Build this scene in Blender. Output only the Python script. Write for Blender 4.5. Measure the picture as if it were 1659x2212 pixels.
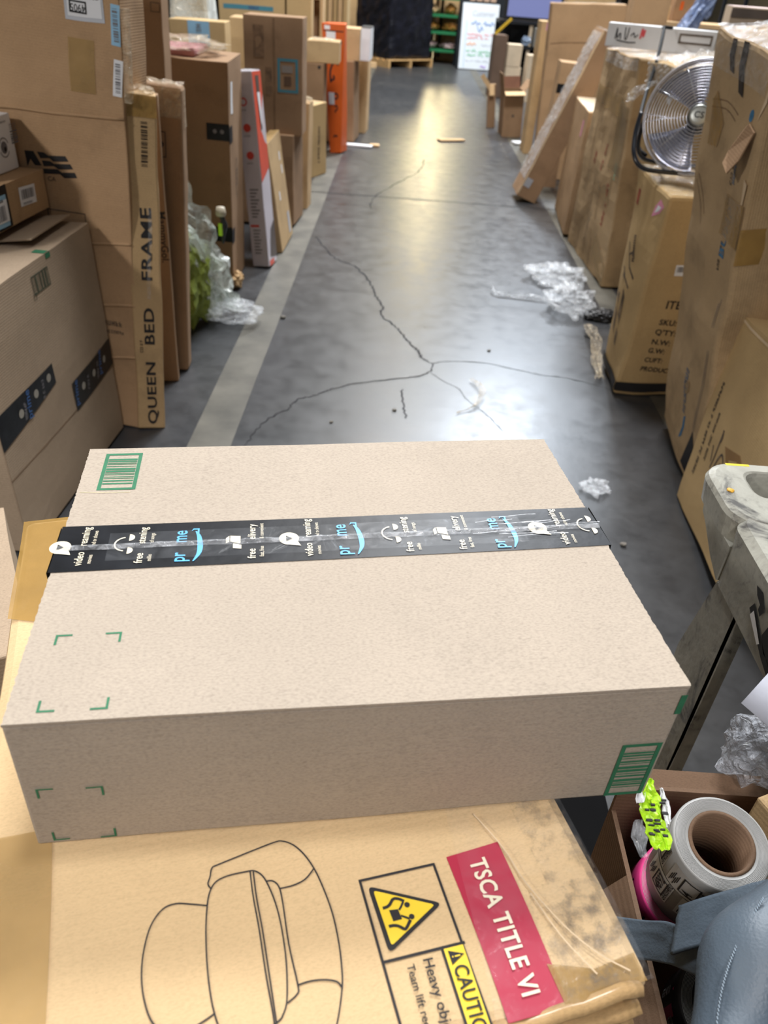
import bpy, bmesh, math, random
from mathutils import Vector, Matrix, Euler, noise
from mathutils.geometry import tessellate_polygon
for o in list(bpy.data.objects): bpy.data.objects.remove(o)
S = bpy.context.scene
COL = S.collection
R = math.radians
# ------------------------------------------------------------------ camera
cam = bpy.data.cameras.new('camera'); camo = bpy.data.objects.new('camera', cam); COL.objects.link(camo)
cam.sensor_fit = 'VERTICAL'; cam.sensor_height = 36; cam.lens = 36*1665/2212
rx_, uy_, fz_ = Vector((0.99990061, -0.01409844, 0)), Vector((0.00812605, 0.5763219, 0.81718237)), Vector((0.011521, 0.81710116, -0.57637919))
a_ = R(4.5)
right = rx_*math.cos(a_) + uy_*math.sin(a_)
up = -rx_*math.sin(a_) + uy_*math.cos(a_)
camo.matrix_world = Matrix(((right.x, up.x, -fz_.x, 0), (right.y, up.y, -fz_.y, 0), (right.z, up.z, -fz_.z, 1.5), (0, 0, 0, 1)))
cam.clip_start = .05; cam.clip_end = 200
cam.dof.use_dof = True; cam.dof.focus_distance = .98; cam.dof.aperture_fstop = 6.2
S.camera = camo
# ------------------------------------------------------------------ light
w = bpy.data.worlds.new('world'); S.world = w; w.use_nodes = True
w.node_tree.nodes['Background'].inputs[0].default_value = (.86, .92, 1, 1)
w.node_tree.nodes['Background'].inputs[1].default_value = .10
def area(name, loc, target, size, power, color=(1, 1, 1), size_y=None):
    l = bpy.data.lights.new(name, 'AREA'); l.energy = power; l.color = color; l.size = size
    if size_y: l.shape = 'RECTANGLE'; l.size_y = size_y
    o = bpy.data.objects.new(name, l); COL.objects.link(o); o.location = loc
    o.rotation_euler = (Vector(target)-Vector(loc)).to_track_quat('-Z', 'Y').to_euler()
    return o
area('high_bay_or_fill_lamp', (.5, 5.0, 6.7), (.3, 4.4, 0), 1.5, 520, (.98, .985, 1))
area('high_bay_or_fill_lamp', (-3.3, -.6, 3.3), (-1.2, 2.4, .7), .35, 78, (1, .96, .92))
area('high_bay_or_fill_lamp', (.6, 10, 6.8), (.3, 9, 0), 1.6, 400, (1, .98, .95))
area('high_bay_or_fill_lamp', (2.2, 13.0, 6.8), (.5, 5, 0), 1.0, 730, (.80, .89, 1), 1.6)
area('high_bay_or_fill_lamp', (.2, 14.8, 6.8), (.4, 17.5, 0), 1.5, 680, (1, .97, .92))
area('high_bay_or_fill_lamp', (1.1, 36, 6.9), (.3, 10, 0), .6, 460, (1, .82, .46), 2.5)
sl = bpy.data.lights.new('high_bay_or_fill_lamp', 'SPOT'); sl.energy = 430; sl.color = (.98, .98, 1); sl.spot_size = R(47); sl.spot_blend = .7; sl.shadow_soft_size = .3  # narrow spot added over the parcel: brightens its top, weakens its shadow
so = bpy.data.objects.new('high_bay_or_fill_lamp', sl); COL.objects.link(so); so.location = (.1, 1.0, 5.8); so.rotation_euler = (Vector((0, .75, .9))-so.location).to_track_quat('-Z', 'Y').to_euler()
sl = bpy.data.lights.new('high_bay_or_fill_lamp', 'SPOT'); sl.energy = 690; sl.color = (1, .95, .94); sl.spot_size = R(34); sl.spot_blend = .7; sl.shadow_soft_size = .5  # fill spot added behind the viewer to lift the parcel's front face
so = bpy.data.objects.new('high_bay_or_fill_lamp', sl); COL.objects.link(so); so.location = (.2, -2.6, 5.2); so.rotation_euler = (Vector((0, .55, .8))-so.location).to_track_quat('-Z', 'Y').to_euler()
S.view_settings.view_transform = 'Standard'; S.view_settings.look = 'None'
S.view_settings.exposure = 0.0; S.view_settings.gamma = 1; S.view_settings.use_curve_mapping = False

# ------------------------------------------------------------------ materials
def lin(c): return tuple(((v/255)/12.92 if v/255 <= .04045 else ((v/255+.055)/1.055)**2.4) for v in c)
MAT = {}
def nodes(name):
    m = bpy.data.materials.new(name); m.use_nodes = True
    nt = m.node_tree; b = nt.nodes['Principled BSDF']
    return m, nt, b
def N(nt, t, **k):
    n = nt.nodes.new(t)
    for a, v in k.items():
        if a.startswith('i_'): n.inputs[a[2:].replace('_', ' ')].default_value = v
        else: setattr(n, a, v)
    return n
def ramp(nt, src, pts):
    r = nt.nodes.new('ShaderNodeValToRGB'); e = r.color_ramp.elements
    while len(e) < len(pts): e.new(.5)
    for k, (p, c) in enumerate(pts): e[k].position = p; e[k].color = (*c, 1) if len(c) == 3 else c
    nt.links.new(src, r.inputs[0]); return r.outputs[0]
def mixc(nt, a, b, f, mode='MIX'):
    m = nt.nodes.new('ShaderNodeMix'); m.data_type = 'RGBA'; m.blend_type = mode
    for s, v in ((6, a), (7, b), (0, f)):
        if hasattr(v, 'is_output'): nt.links.new(v, m.inputs[s])
        else: m.inputs[s].default_value = v if s == 0 else (*v, 1)
    return m.outputs[2]
def plain(name, rgb, rough=.6, metal=0, alpha=1, var=.06, scale=8, bump=0, bscale=60, coat=0, spec=.5):
    """rgb is the sRGB colour of the thing; a little procedural variation and optional bump"""
    if name in MAT: return MAT[name]
    m, nt, b = nodes(name); c = lin(rgb)
    tc = N(nt, 'ShaderNodeTexCoord'); n = N(nt, 'ShaderNodeTexNoise', i_Scale=scale, i_Detail=5)
    nt.links.new(tc.outputs['Object'], n.inputs['Vector'])
    col = ramp(nt, n.outputs[0], [(.3, tuple(v*(1-var*2) for v in c)), (.7, tuple(min(1, v*(1+var)) for v in c))])
    nt.links.new(col, b.inputs['Base Color'])
    b.inputs['Roughness'].default_value = rough; b.inputs['Metallic'].default_value = metal; b.inputs['Alpha'].default_value = alpha
    b.inputs['Specular IOR Level'].default_value = spec; b.inputs['Coat Weight'].default_value = coat; b.inputs['Coat Roughness'].default_value = .1
    if bump:
        n2 = N(nt, 'ShaderNodeTexNoise', i_Scale=bscale, i_Detail=4); nt.links.new(tc.outputs['Object'], n2.inputs['Vector'])
        bp = N(nt, 'ShaderNodeBump', i_Strength=bump, i_Distance=.01); nt.links.new(n2.outputs[0], bp.inputs['Height']); nt.links.new(bp.outputs[0], b.inputs['Normal'])
    MAT[name] = m; return m
def kraft(name, rgb, corr='Z', fleck=1.0, rough=.82, dirt=.25, sheen=0.0, corrs=.10):
    """corrugated board: fibre flecks, faint flutes, worn patches"""
    if name in MAT: return MAT[name]
    m, nt, b = nodes(name); c = lin(rgb)
    tc = N(nt, 'ShaderNodeTexCoord')
    mp = N(nt, 'ShaderNodeMapping'); nt.links.new(tc.outputs['Object'], mp.inputs[0]); mp.inputs['Scale'].default_value = (.45, 1, 1)
    big = N(nt, 'ShaderNodeTexNoise', i_Scale=5, i_Detail=6, i_Roughness=.65); nt.links.new(tc.outputs['Object'], big.inputs['Vector'])
    fine = N(nt, 'ShaderNodeTexNoise', i_Scale=640, i_Detail=3); nt.links.new(mp.outputs[0], fine.inputs['Vector'])
    speck = N(nt, 'ShaderNodeTexNoise', i_Scale=330, i_Detail=1); nt.links.new(mp.outputs[0], speck.inputs['Vector'])
    base = ramp(nt, big.outputs[0], [(.25, tuple(v*(1-dirt) for v in c)), (.48, c), (.75, tuple(min(1, v*1.08) for v in c))])
    f1 = ramp(nt, fine.outputs[0], [(.32, (1-.30*fleck,)*3), (.5, (1,)*3), (.70, (1+.16*fleck,)*3)])
    col = mixc(nt, base, f1, 1.0, 'MULTIPLY')
    f2 = ramp(nt, speck.outputs[0], [(.0, (.55,)*3), (.25, (.62,)*3), (.31, (1,)*3), (.70, (1,)*3), (.76, (1.2,)*3)])
    col = mixc(nt, col, f2, .7*fleck, 'MULTIPLY')
    nt.links.new(col, b.inputs['Base Color'])
    b.inputs['Roughness'].default_value = rough; b.inputs['Specular IOR Level'].default_value = .25
    b.inputs['Coat Weight'].default_value = sheen; b.inputs['Coat Roughness'].default_value = .22
    wv = N(nt, 'ShaderNodeTexWave', bands_direction=corr, i_Scale=42, i_Distortion=.6, i_Detail=1); nt.links.new(tc.outputs['Object'], wv.inputs[0])
    add = N(nt, 'ShaderNodeMath', operation='MULTIPLY_ADD'); nt.links.new(wv.outputs['Fac'], add.inputs[0]); add.inputs[1].default_value = .35; nt.links.new(big.outputs[0], add.inputs[2])
    bp = N(nt, 'ShaderNodeBump', i_Strength=corrs, i_Distance=.006); nt.links.new(add.outputs[0], bp.inputs['Height'])
    bp2 = N(nt, 'ShaderNodeBump', i_Strength=.12, i_Distance=.002); nt.links.new(fine.outputs[0], bp2.inputs['Height']); nt.links.new(bp.outputs[0], bp2.inputs['Normal'])
    nt.links.new(bp2.outputs[0], b.inputs['Normal'])
    MAT[name] = m; return m
def film(name, rgb=(235, 240, 245), alpha=.35, rough=.12, bump=.5, bscale=25):
    """thin clear plastic"""
    if name in MAT: return MAT[name]
    m, nt, b = nodes(name); b.inputs['Base Color'].default_value = (*lin(rgb), 1)
    b.inputs['Roughness'].default_value = rough; b.inputs['Specular IOR Level'].default_value = .9
    tc = N(nt, 'ShaderNodeTexCoord'); n = N(nt, 'ShaderNodeTexNoise', i_Scale=bscale, i_Detail=5, i_Distortion=1.2); nt.links.new(tc.outputs['Object'], n.inputs['Vector'])
    bp = N(nt, 'ShaderNodeBump', i_Strength=bump, i_Distance=.02); nt.links.new(n.outputs[0], bp.inputs['Height']); nt.links.new(bp.outputs[0], b.inputs['Normal'])
    al = ramp(nt, n.outputs[0], [(.35, (alpha*.5,)*3), (.65, (min(1, alpha*1.6),)*3)]); nt.links.new(al, b.inputs['Alpha'])
    MAT[name] = m; return m
WRAPS = film('silvery film', (230, 230, 230), alpha=.36, rough=.12, bump=1.0, bscale=26)
K_MAIN = kraft('kraft pale', (169, 157, 142), fleck=.5, dirt=.06, corrs=.03)
K_SOFA = kraft('kraft sofa carton', (206, 178, 136), fleck=.3, dirt=.10, corrs=.10, corr='Y')
K_WARM = kraft('kraft warm', (180, 148, 112), fleck=.6, corr='Z')
K_TAN = kraft('kraft tan', (188, 159, 118), fleck=.5, corr='Z')
K_YEL = kraft('kraft yellowish', (190, 162, 117), fleck=.5, corr='Z', dirt=.12)
K_BRN = kraft('kraft brown', (152, 122, 93), fleck=.5, corr='Z')
K_GREY = kraft('kraft greyish', (164, 145, 123), fleck=.6, corr='Z', dirt=.12)
K_OLD = kraft('kraft worn', (184, 157, 120), fleck=.6, corr='X', dirt=.38, corrs=.3)
K_GLOSS = kraft('kraft under clear tape', (190, 156, 108), fleck=.4, corr='X', dirt=.35, sheen=.6, corrs=.15)
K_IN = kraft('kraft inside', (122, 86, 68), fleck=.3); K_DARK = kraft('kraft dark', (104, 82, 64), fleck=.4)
K_FAR = kraft('kraft far', (182, 146, 104), fleck=.3)
K_FARP = kraft('kraft far pale', (204, 172, 130), fleck=.3)
INK = plain('black ink', (34, 32, 34), .7, var=.15); INKF = plain('faded ink', (98, 84, 70), .8, var=.3, scale=60)
INKB = plain('blue ink', (60, 120, 160), .7, var=.2, scale=60); INKR = plain('red ink', (166, 84, 62), .7, var=.2, scale=40)
GREEN = plain('green ink', (44, 112, 78), .75, var=.08, scale=80); GREEND = plain('dark green ink', (66, 74, 56), .8, var=.1)
TAPEK = plain('black packing tape', (26, 28, 32), .40, var=.25, scale=30, bump=.06, bscale=30, spec=.22)
CREAM = plain('cream print', (232, 222, 196), .5); SKYB = plain('sky blue print', (84, 172, 226), .5); BLUEW = plain('pale blue print', (150, 196, 226), .6)
WHITE = plain('white paper', (232, 234, 238), .6, var=.02); WHITEB = plain('white coated board', (242, 243, 247), .45, var=.04); GREYP = plain('grey print', (120, 118, 122), .7)
BLACK = plain('black plastic', (26, 27, 30), .45); BLACKM = plain('black painted metal', (30, 34, 40), .35, metal=.2)
REDL = plain('crimson label', (172, 26, 60), .6, var=.05); REDD = plain('crimson under tape', (180, 20, 48), .3); YELL = plain('yellow label', (238, 204, 40), .55, var=.05)
TAPET = plain('tan packing tape', (186, 154, 98), .25, alpha=.55, var=.15, bump=.3, bscale=30)
TAPEY = plain('amber tape', (170, 134, 70), .25, alpha=.7, var=.15, bump=.3, bscale=30)
CLEAR = film('clear tape', alpha=.12, rough=.12, bump=.7, bscale=40)
FILM = film('clear film', alpha=.24); FILMW = film('milky film', (225, 232, 226), alpha=.55, rough=.2, bump=.6, bscale=14); FILMB = film('blue film', (150, 168, 205), alpha=.75, rough=.15, bump=.8, bscale=20)
WRAPG = film('stretch wrap over board', (222, 206, 178), alpha=.30, rough=.12, bump=.9, bscale=30)
CREASE = plain('creased board', (128, 100, 72), .9, var=.2); CREASEL = plain('scuffed board', (214, 190, 156), .9, var=.1)

# ------------------------------------------------------------------ mesh helpers
def link(name, mesh, mat=None, parent=None, smooth=False):
    o = bpy.data.objects.new(name, mesh); COL.objects.link(o)
    if mat: mesh.materials.append(mat)
    if parent: o.parent = parent
    if smooth:
        for p in mesh.polygons: p.use_smooth = True
    return o
def frombm(name, bm, mat, parent=None, smooth=False):
    me = bpy.data.meshes.new(name); bmesh.ops.recalc_face_normals(bm, faces=bm.faces[:]) if len(bm.faces) else None
    bm.to_mesh(me); bm.free(); return link(name, me, mat, parent, smooth)
def tag(o, label=None, cat=None, group=None, kind=None):
    if label: o['label'] = label
    if cat: o['category'] = cat
    if group: o['group'] = group
    if kind: o['kind'] = kind
    return o
def empty(name, loc, rot=(0, 0, 0)):
    o = bpy.data.objects.new(name, None); COL.objects.link(o); o.location = loc; o.rotation_euler = [R(v) for v in rot]; o.empty_display_size = .1
    return o
def bx(bm, lo, hi, bev=0, M=None):
    r = bmesh.ops.create_cube(bm, size=1); vs = r['verts']
    for v in vs: v.co = Vector([lo[i]+(v.co[i]+.5)*(hi[i]-lo[i]) for i in range(3)])
    if bev:
        es = list({e for v in vs for e in v.link_edges})
        r = bmesh.ops.bevel(bm, geom=es, offset=bev, segments=2, affect='EDGES', profile=.5); vs = list({v for f in r['faces'] for v in f.verts} | {v for v in vs if v.is_valid})
    if M:
        for v in vs: v.co = M @ v.co
    return vs
def smoothpath(pts, n=6):
    P = [Vector(p) for p in pts]; out = []
    for i in range(len(P)-1):
        p0, p1, p2, p3 = P[max(i-1, 0)], P[i], P[i+1], P[min(i+2, len(P)-1)]
        for k in range(n):
            t = k/n; out.append(.5*((2*p1)+(p2-p0)*t+(2*p0-5*p1+4*p2-p3)*t*t+(3*p1-p0-3*p2+p3)*t**3))
    return out+[P[-1]]
def tube(bm, pts, r, seg=8, closed=False):
    P = [Vector(p) for p in pts]; n = len(P); rings = []; prev = None
    for i, p in enumerate(P):
        t = (P[(i+1) % n]-P[i-1]) if closed else (P[min(i+1, n-1)]-P[max(i-1, 0)])
        t.normalize()
        if prev is None: a = t.orthogonal().normalized()
        else: a = (prev-t*prev.dot(t)).normalized()
        prev = a; b = t.cross(a); rr = r[i] if isinstance(r, (list, tuple)) else r
        rings.append([bm.verts.new(p+(a*math.cos(2*math.pi*k/seg)+b*math.sin(2*math.pi*k/seg))*rr) for k in range(seg)])
    for i in range(n if closed else n-1):
        A, B = rings[i], rings[(i+1) % n]
        off = 0
        if closed and i == n-1: off = min(range(seg), key=lambda s: (A[0].co-B[s].co).length)
        for k in range(seg): bm.faces.new((A[k], A[(k+1) % seg], B[(k+1+off) % seg], B[(k+off) % seg]))
    if not closed:
        bm.faces.new(rings[0][::-1]); bm.faces.new(rings[-1])
def lathe(bm, prof, seg=48, M=None, closed=True):
    rings = [[bm.verts.new((r*math.cos(2*math.pi*k/seg), r*math.sin(2*math.pi*k/seg), z)) for k in range(seg)] for r, z in prof]
    n = len(prof)
    for i in range(n if closed else n-1):
        A, B = rings[i], rings[(i+1) % n]
        for k in range(seg): bm.faces.new((A[k], A[(k+1) % seg], B[(k+1) % seg], B[k]))
    if M:
        for rg in rings:
            for v in rg: v.co = M @ v.co
def v3(p): return Vector((noise.noise(p), noise.noise(p+Vector((31.7, 0, 0))), noise.noise(p+Vector((0, 57.3, 0)))))
def crumple(name, mat, parent, size, seed, rough=.45, freq=2.2, sub=4, loc=(0, 0, 0), flat=0.0):
    """crumpled sheet: a ball creased by ridged noise"""
    bm = bmesh.new(); bmesh.ops.create_icosphere(bm, subdivisions=sub, radius=1)
    for v in bm.verts:
        p = v.co.copy(); q = p*freq+Vector((seed*7.1, seed*3.3, 0))
        d = 1+rough*(abs(noise.noise(q))*2-.6)+rough*.38*(abs(noise.noise(q*2.1))*2-.5)+rough*.10*(abs(noise.noise(q*4.3))*2-.5)
        v.co = p*d
    for v in bm.verts: v.co = Vector((v.co.x*size[0], v.co.y*size[1], v.co.z*size[2]))
    zm = min(v.co.z for v in bm.verts)
    for v in bm.verts:
        if flat and v.co.z < zm*(1-flat): v.co.z = zm*(1-flat)+(v.co.z-zm*(1-flat))*.05
    zm = min(v.co.z for v in bm.verts)
    for v in bm.verts: v.co.z -= zm
    o = frombm(name, bm, mat, parent); o.location = loc; return o

# ------------------------------------------------------------------ cartons
class Carton:
    """a carton with real faces; print, labels and tape are laid on its faces in metres"""
    def __init__(s, name, label, cat, prm, mat, off=None, bulge=(0, 0, 0), wob=.003, bev=.004, group=None, seed=1, skip=(), n=9):
        x, y, z, rx, ry, rz, s.w, s.d, s.h = prm
        s.off = {k: Vector(v) for k, v in (off or {}).items()}; s.bulge = bulge; s.wob = wob; s.seed = seed
        rot = Euler((R(rx), R(ry), R(rz)), 'XYZ').to_matrix()
        zm = min((rot @ Vector((a*s.w, b*s.d, c*s.h))).z for a in (-.5, .5) for b in (-.5, .5) for c in (0, 1))
        bm = bmesh.new()
        for f in ('top', 'bottom', 'front', 'back', 'left', 'right'):
            if f in skip: continue
            U, V = s.dims(f); nu, nv = max(2, min(n, int(U/.05)+2)), max(2, min(n*2, int(V/.05)+2))
            g = [[bm.verts.new(s.P(f, U*i/nu, V*j/nv)) for j in range(nv+1)] for i in range(nu+1)]
            for i in range(nu):
                for j in range(nv): bm.faces.new((g[i][j], g[i+1][j], g[i+1][j+1], g[i][j+1]))
        bmesh.ops.remove_doubles(bm, verts=bm.verts[:], dist=.0004)
        bmesh.ops.recalc_face_normals(bm, faces=bm.faces[:])
        if bev:
            es = [e for e in bm.edges if len(e.link_faces) == 2 and e.calc_face_angle(0) > .9]
            bmesh.ops.bevel(bm, geom=es, offset=bev, segments=2, affect='EDGES', profile=.5, clamp_overlap=True)
        s.o = frombm(name, bm, mat); s.o.location = (x, y, z-zm); s.o.rotation_euler = (R(rx), R(ry), R(rz))
        tag(s.o, label, cat, group)
    def dims(s, f): return {'top': (s.w, s.d), 'bottom': (s.w, s.d), 'front': (s.w, s.h), 'back': (s.w, s.h), 'left': (s.d, s.h), 'right': (s.d, s.h)}[f]
    def P(s, f, u, v, lift=0):
        U, V = s.dims(f); a, b = u/U, v/V
        q = {'top': (a, b, 1), 'bottom': (a, b, 0), 'front': (a, 0, b), 'back': (1-a, 1, b), 'right': (1, a, b), 'left': (0, 1-a, b)}[f]
        nrm = Vector({'top': (0, 0, 1), 'bottom': (0, 0, -1), 'front': (0, -1, 0), 'back': (0, 1, 0), 'right': (1, 0, 0), 'left': (-1, 0, 0)}[f])
        p = Vector(((q[0]-.5)*s.w, (q[1]-.5)*s.d, q[2]*s.h))
        for c, o in s.off.items():
            ca = [int(k) for k in c]; wt = 1
            for i in range(3): wt *= q[i] if ca[i] else 1-q[i]
            p = p+o*wt
        ab, bb = min(1, max(0, a)), min(1, max(0, b))
        if f != 'bottom':
            bl = s.bulge[{'top': 2, 'front': 1, 'back': 1, 'left': 0, 'right': 0}[f]]
            p = p+nrm*(bl*16*ab*(1-ab)*bb*(1-bb))
        p = p+v3(p*6+Vector((s.seed*11.3, s.seed*5.1, 0)))*s.wob
        return p+nrm*lift
    def shape(s, name, f, polys, mat, lift=.0012, parent=None, grid=None):
        bm = bmesh.new()
        for pl in polys:
            vs = [bm.verts.new(s.P(f, u, v, lift)) for u, v in pl]
            if len(vs) <= 4: bm.faces.new(vs)
            else:
                for t in tessellate_polygon([[Vector((u, v, 0)) for u, v in pl]]): bm.faces.new([vs[k] for k in t])
        o = frombm(name, bm, mat, parent or s.o); return o
    def rect(s, name, f, u, v, du, dv, mat, ang=0, lift=.0012, parent=None, wav=0, n=None):
        """a sheet following the face; centre u,v"""
        nu, nv = n or (max(1, min(24, int(du/.03)+1)), max(1, min(24, int(dv/.03)+1))); bm = bmesh.new(); ca, sa = math.cos(R(ang)), math.sin(R(ang))
        def pt(i, j):
            x, y = (i/nu-.5)*du, (j/nv-.5)*dv
            l = lift+(abs(noise.noise(Vector((x*40, y*40, s.seed))))*wav if wav else 0)
            return s.P(f, u+x*ca-y*sa, v+x*sa+y*ca, l)
        g = [[bm.verts.new(pt(i, j)) for j in range(nv+1)] for i in range(nu+1)]
        for i in range(nu):
            for j in range(nv): bm.faces.new((g[i][j], g[i+1][j], g[i+1][j+1], g[i][j+1]))
        return frombm(name, bm, mat, parent or s.o)
    def quad(s, name, f, pts, mat, lift=.0012, parent=None, n=6):
        a, b, c, d = [Vector(p) for p in pts]; bm = bmesh.new()
        g = [[bm.verts.new(s.P(f, *((a*(1-i/n)+b*i/n)*(1-j/n)+(d*(1-i/n)+c*i/n)*j/n), lift)) for j in range(n+1)] for i in range(n+1)]
        for i in range(n):
            for j in range(n): bm.faces.new((g[i][j], g[i+1][j], g[i+1][j+1], g[i][j+1]))
        return frombm(name, bm, mat, parent or s.o)
    def line(s, name, f, paths, width, mat, lift=.0012, parent=None, smooth=4):
        bm = bmesh.new()
        for pth in paths:
            P = smoothpath([(u, v, 0) for u, v in pth], smooth) if smooth else [Vector((u, v, 0)) for u, v in pth]
            vs = []
            for i, p in enumerate(P):
                t = P[min(i+1, len(P)-1)]-P[max(i-1, 0)]; t.normalize(); nn = Vector((-t.y, t.x, 0))*width/2
                vs.append((bm.verts.new(s.P(f, p.x+nn.x, p.y+nn.y, lift)), bm.verts.new(s.P(f, p.x-nn.x, p.y-nn.y, lift))))
            for A, B in zip(vs, vs[1:]): bm.faces.new((A[0], A[1], B[1], B[0]))
        return frombm(name, bm, mat, parent or s.o)
    def text(s, name, f, body, u, v, size, mat, ang=0, lift=.0016, parent=None, bold=0, sx=1, align='LEFT', mirror=False):
        me = glyphs(body, bold, align)
        ca, sa = math.cos(R(ang)), math.sin(R(ang))
        for vt in me.vertices:
            x, y = vt.co.x*size*sx, vt.co.y*size
            if mirror: x = -x
            vt.co = s.P(f, u+x*ca-y*sa, v+x*sa+y*ca, lift)
        return link(name, me, mat, parent or s.o)
def glyphs(body, bold, align):
    c = bpy.data.curves.new('print', 'FONT'); c.body = body; c.size = 1.37; c.offset = bold; c.align_x = align; c.resolution_u = 3; c.space_character = 1.0+bold*2
    t = bpy.data.objects.new('print', c); COL.objects.link(t); bpy.context.view_layer.update()
    dg = bpy.context.evaluated_depsgraph_get(); me = bpy.data.meshes.new_from_object(t.evaluated_get(dg))
    bpy.data.objects.remove(t); bpy.data.curves.remove(c); me.materials.clear()
    bm = bmesh.new(); bm.from_mesh(me); bmesh.ops.remove_doubles(bm, verts=bm.verts[:], dist=1e-5); bmesh.ops.recalc_face_normals(bm, faces=bm.faces[:])
    for f in bm.faces:
        f.smooth = False
        if f.normal.z < 0: f.normal_flip()
    out = bpy.data.meshes.new('print'); bm.to_mesh(out); bm.free(); bpy.data.meshes.remove(me); return out
def bars(u, v, du, dv, n, seed, horiz=False):
    """bars of a barcode as rectangles (u,v = centre)"""
    rd = random.Random(seed); out = []; x = 0; ws = []
    while x < 1: wd = rd.choice((.4, .4, .8, 1.2))/n; gp = rd.choice((.4, .6, 1.0))/n; ws.append((x, min(1, x+wd))); x += wd+gp
    for a, b in ws:
        if horiz: lo, hi = v-dv/2+a*dv, v-dv/2+b*dv; out.append([(u-du/2, lo), (u+du/2, lo), (u+du/2, hi), (u-du/2, hi)])
        else: lo, hi = u-du/2+a*du, u-du/2+b*du; out.append([(lo, v-dv/2), (hi, v-dv/2), (hi, v+dv/2), (lo, v+dv/2)])
    return out
def r4(u0, v0, u1, v1): return [(u0, v0), (u1, v0), (u1, v1), (u0, v1)]
def frame(u0, v0, u1, v1, t): return [r4(u0, v0, u1, v0+t), r4(u0, v1-t, u1, v1), r4(u0, v0+t, u0+t, v1-t), r4(u1-t, v0+t, u1, v1-t)]
def sticker(c, f, u, v, du, dv, ang=0, text=None, seed=1, rows=True, mat=None):
    """white label with a barcode sub-part"""
    lb = c.rect('label', f, u, v, du, dv, mat or WHITE, ang, lift=.0012)
    ca, sa = math.cos(R(ang)), math.sin(R(ang))
    def T(pl): return [[(u+(x*ca-y*sa), v+(x*sa+y*ca)) for x, y in p] for p in pl]
    c.shape('barcode', f, T(bars(0, dv*.1, du*.76, dv*.5, 16, seed)), GREYP, lift=.0024, parent=lb)
    if text: c.text('number', f, text, u+(-du*.36*ca+dv*.36*sa), v+(-du*.36*sa-dv*.36*ca), dv*.13, INK, ang, lift=.0024, parent=lb)
    return lb

def scrawl(c, f, u, v, size, n, mat, ang=0, seed=1, lift=.0016, parent=None):
    """a line of lettering too blurred to read: n blocky characters"""
    rd = random.Random(seed); ca, sa = math.cos(R(ang)), math.sin(R(ang)); pl = []; x = 0
    def T(q): return [(u+a*ca-b*sa, v+a*sa+b*ca) for a, b in q]
    for k in range(n):
        w_ = size*rd.uniform(.45, .7)
        if rd.random() < .14: x += size*.5; continue
        t = size*.2
        for q in rd.sample([r4(x, 0, x+t, size), r4(x+w_-t, 0, x+w_, size), r4(x, 0, x+w_, t), r4(x, size-t, x+w_, size), r4(x, size*.42, x+w_, size*.42+t)], 3): pl.append(T(q))
        x += w_+size*.16
    return c.shape('print', f, pl, mat, lift, parent)
# ------------------------------------------------------------------ setting: floor, walls, roof
def floor_mat():
    m, nt, b = nodes('sealed concrete'); tc = N(nt, 'ShaderNodeTexCoord')
    n1 = N(nt, 'ShaderNodeTexNoise', i_Scale=.9, i_Detail=8, i_Roughness=.6); n2 = N(nt, 'ShaderNodeTexNoise', i_Scale=9, i_Detail=6, i_Roughness=.7); n3 = N(nt, 'ShaderNodeTexNoise', i_Scale=140, i_Detail=2)
    for n in (n1, n2, n3): nt.links.new(tc.outputs['Object'], n.inputs['Vector'])
    c1 = ramp(nt, n1.outputs[0], [(.3, lin((47, 49, 52))), (.5, lin((58, 59, 61))), (.7, lin((70, 70, 70)))])
    c2 = ramp(nt, n2.outputs[0], [(.3, (.74,)*3), (.5, (1,)*3), (.72, (1.14,)*3)])
    c = mixc(nt, c1, c2, .8, 'MULTIPLY'); c3 = ramp(nt, n3.outputs[0], [(.2, (.7,)*3), (.35, (1,)*3), (.8, (1.05,)*3)]); c = mixc(nt, c, c3, .6, 'MULTIPLY')
    nt.links.new(c, b.inputs['Base Color'])
    ro = ramp(nt, n2.outputs[0], [(.25, (.26,)*3), (.75, (.42,)*3)]); nt.links.new(ro, b.inputs['Roughness'])
    b.inputs['Specular IOR Level'].default_value = .5
    bp = N(nt, 'ShaderNodeBump', i_Strength=.05, i_Distance=.01); nt.links.new(n2.outputs[0], bp.inputs['Height']); nt.links.new(bp.outputs[0], b.inputs['Normal'])
    return m
bm = bmesh.new(); bx(bm, (-12, -3, -.2), (12, 62, 0)); FLOOR = tag(frombm('floor', bm, floor_mat()), kind='structure')
bm = bmesh.new(); bx(bm, (-12, 62, 0), (12, 62.3, 7.4)); tag(frombm('wall_back', bm, plain('painted block', (170, 164, 150), .9)), kind='structure')
bm = bmesh.new(); bx(bm, (-12.3, -3, 0), (-12, 62, 7.4)); tag(frombm('wall_left', bm, plain('painted block', (170, 164, 150), .9)), kind='structure')
bm = bmesh.new(); bx(bm, (12, -3, 0), (12.3, 62, 7.4)); tag(frombm('wall_right', bm, plain('painted block', (170, 164, 150), .9)), kind='structure')
bm = bmesh.new(); bx(bm, (-12.3, -3, 7.4), (12.3, 62.3, 7.6)); tag(frombm('ceiling', bm, plain('roof deck', (190, 190, 186), .9)), kind='structure')
STRIPE = plain('worn floor paint', (93, 90, 81), .5, var=.22, scale=6)
def strip(name, x0, x1, y0, y1, mat, z=.0012, wob=.004):
    bm = bmesh.new(); n = 60; vs = []
    for i in range(n+1):
        y = y0+(y1-y0)*i/n; w_ = noise.noise(Vector((y*7, x0*9, 0)))*wob
        vs.append((bm.verts.new((x0+w_, y, z)), bm.verts.new((x1+w_*.7, y, z))))
    for a, b in zip(vs, vs[1:]): bm.faces.new((a[0], a[1], b[1], b[0]))
    return frombm(name, bm, mat, FLOOR)
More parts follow.
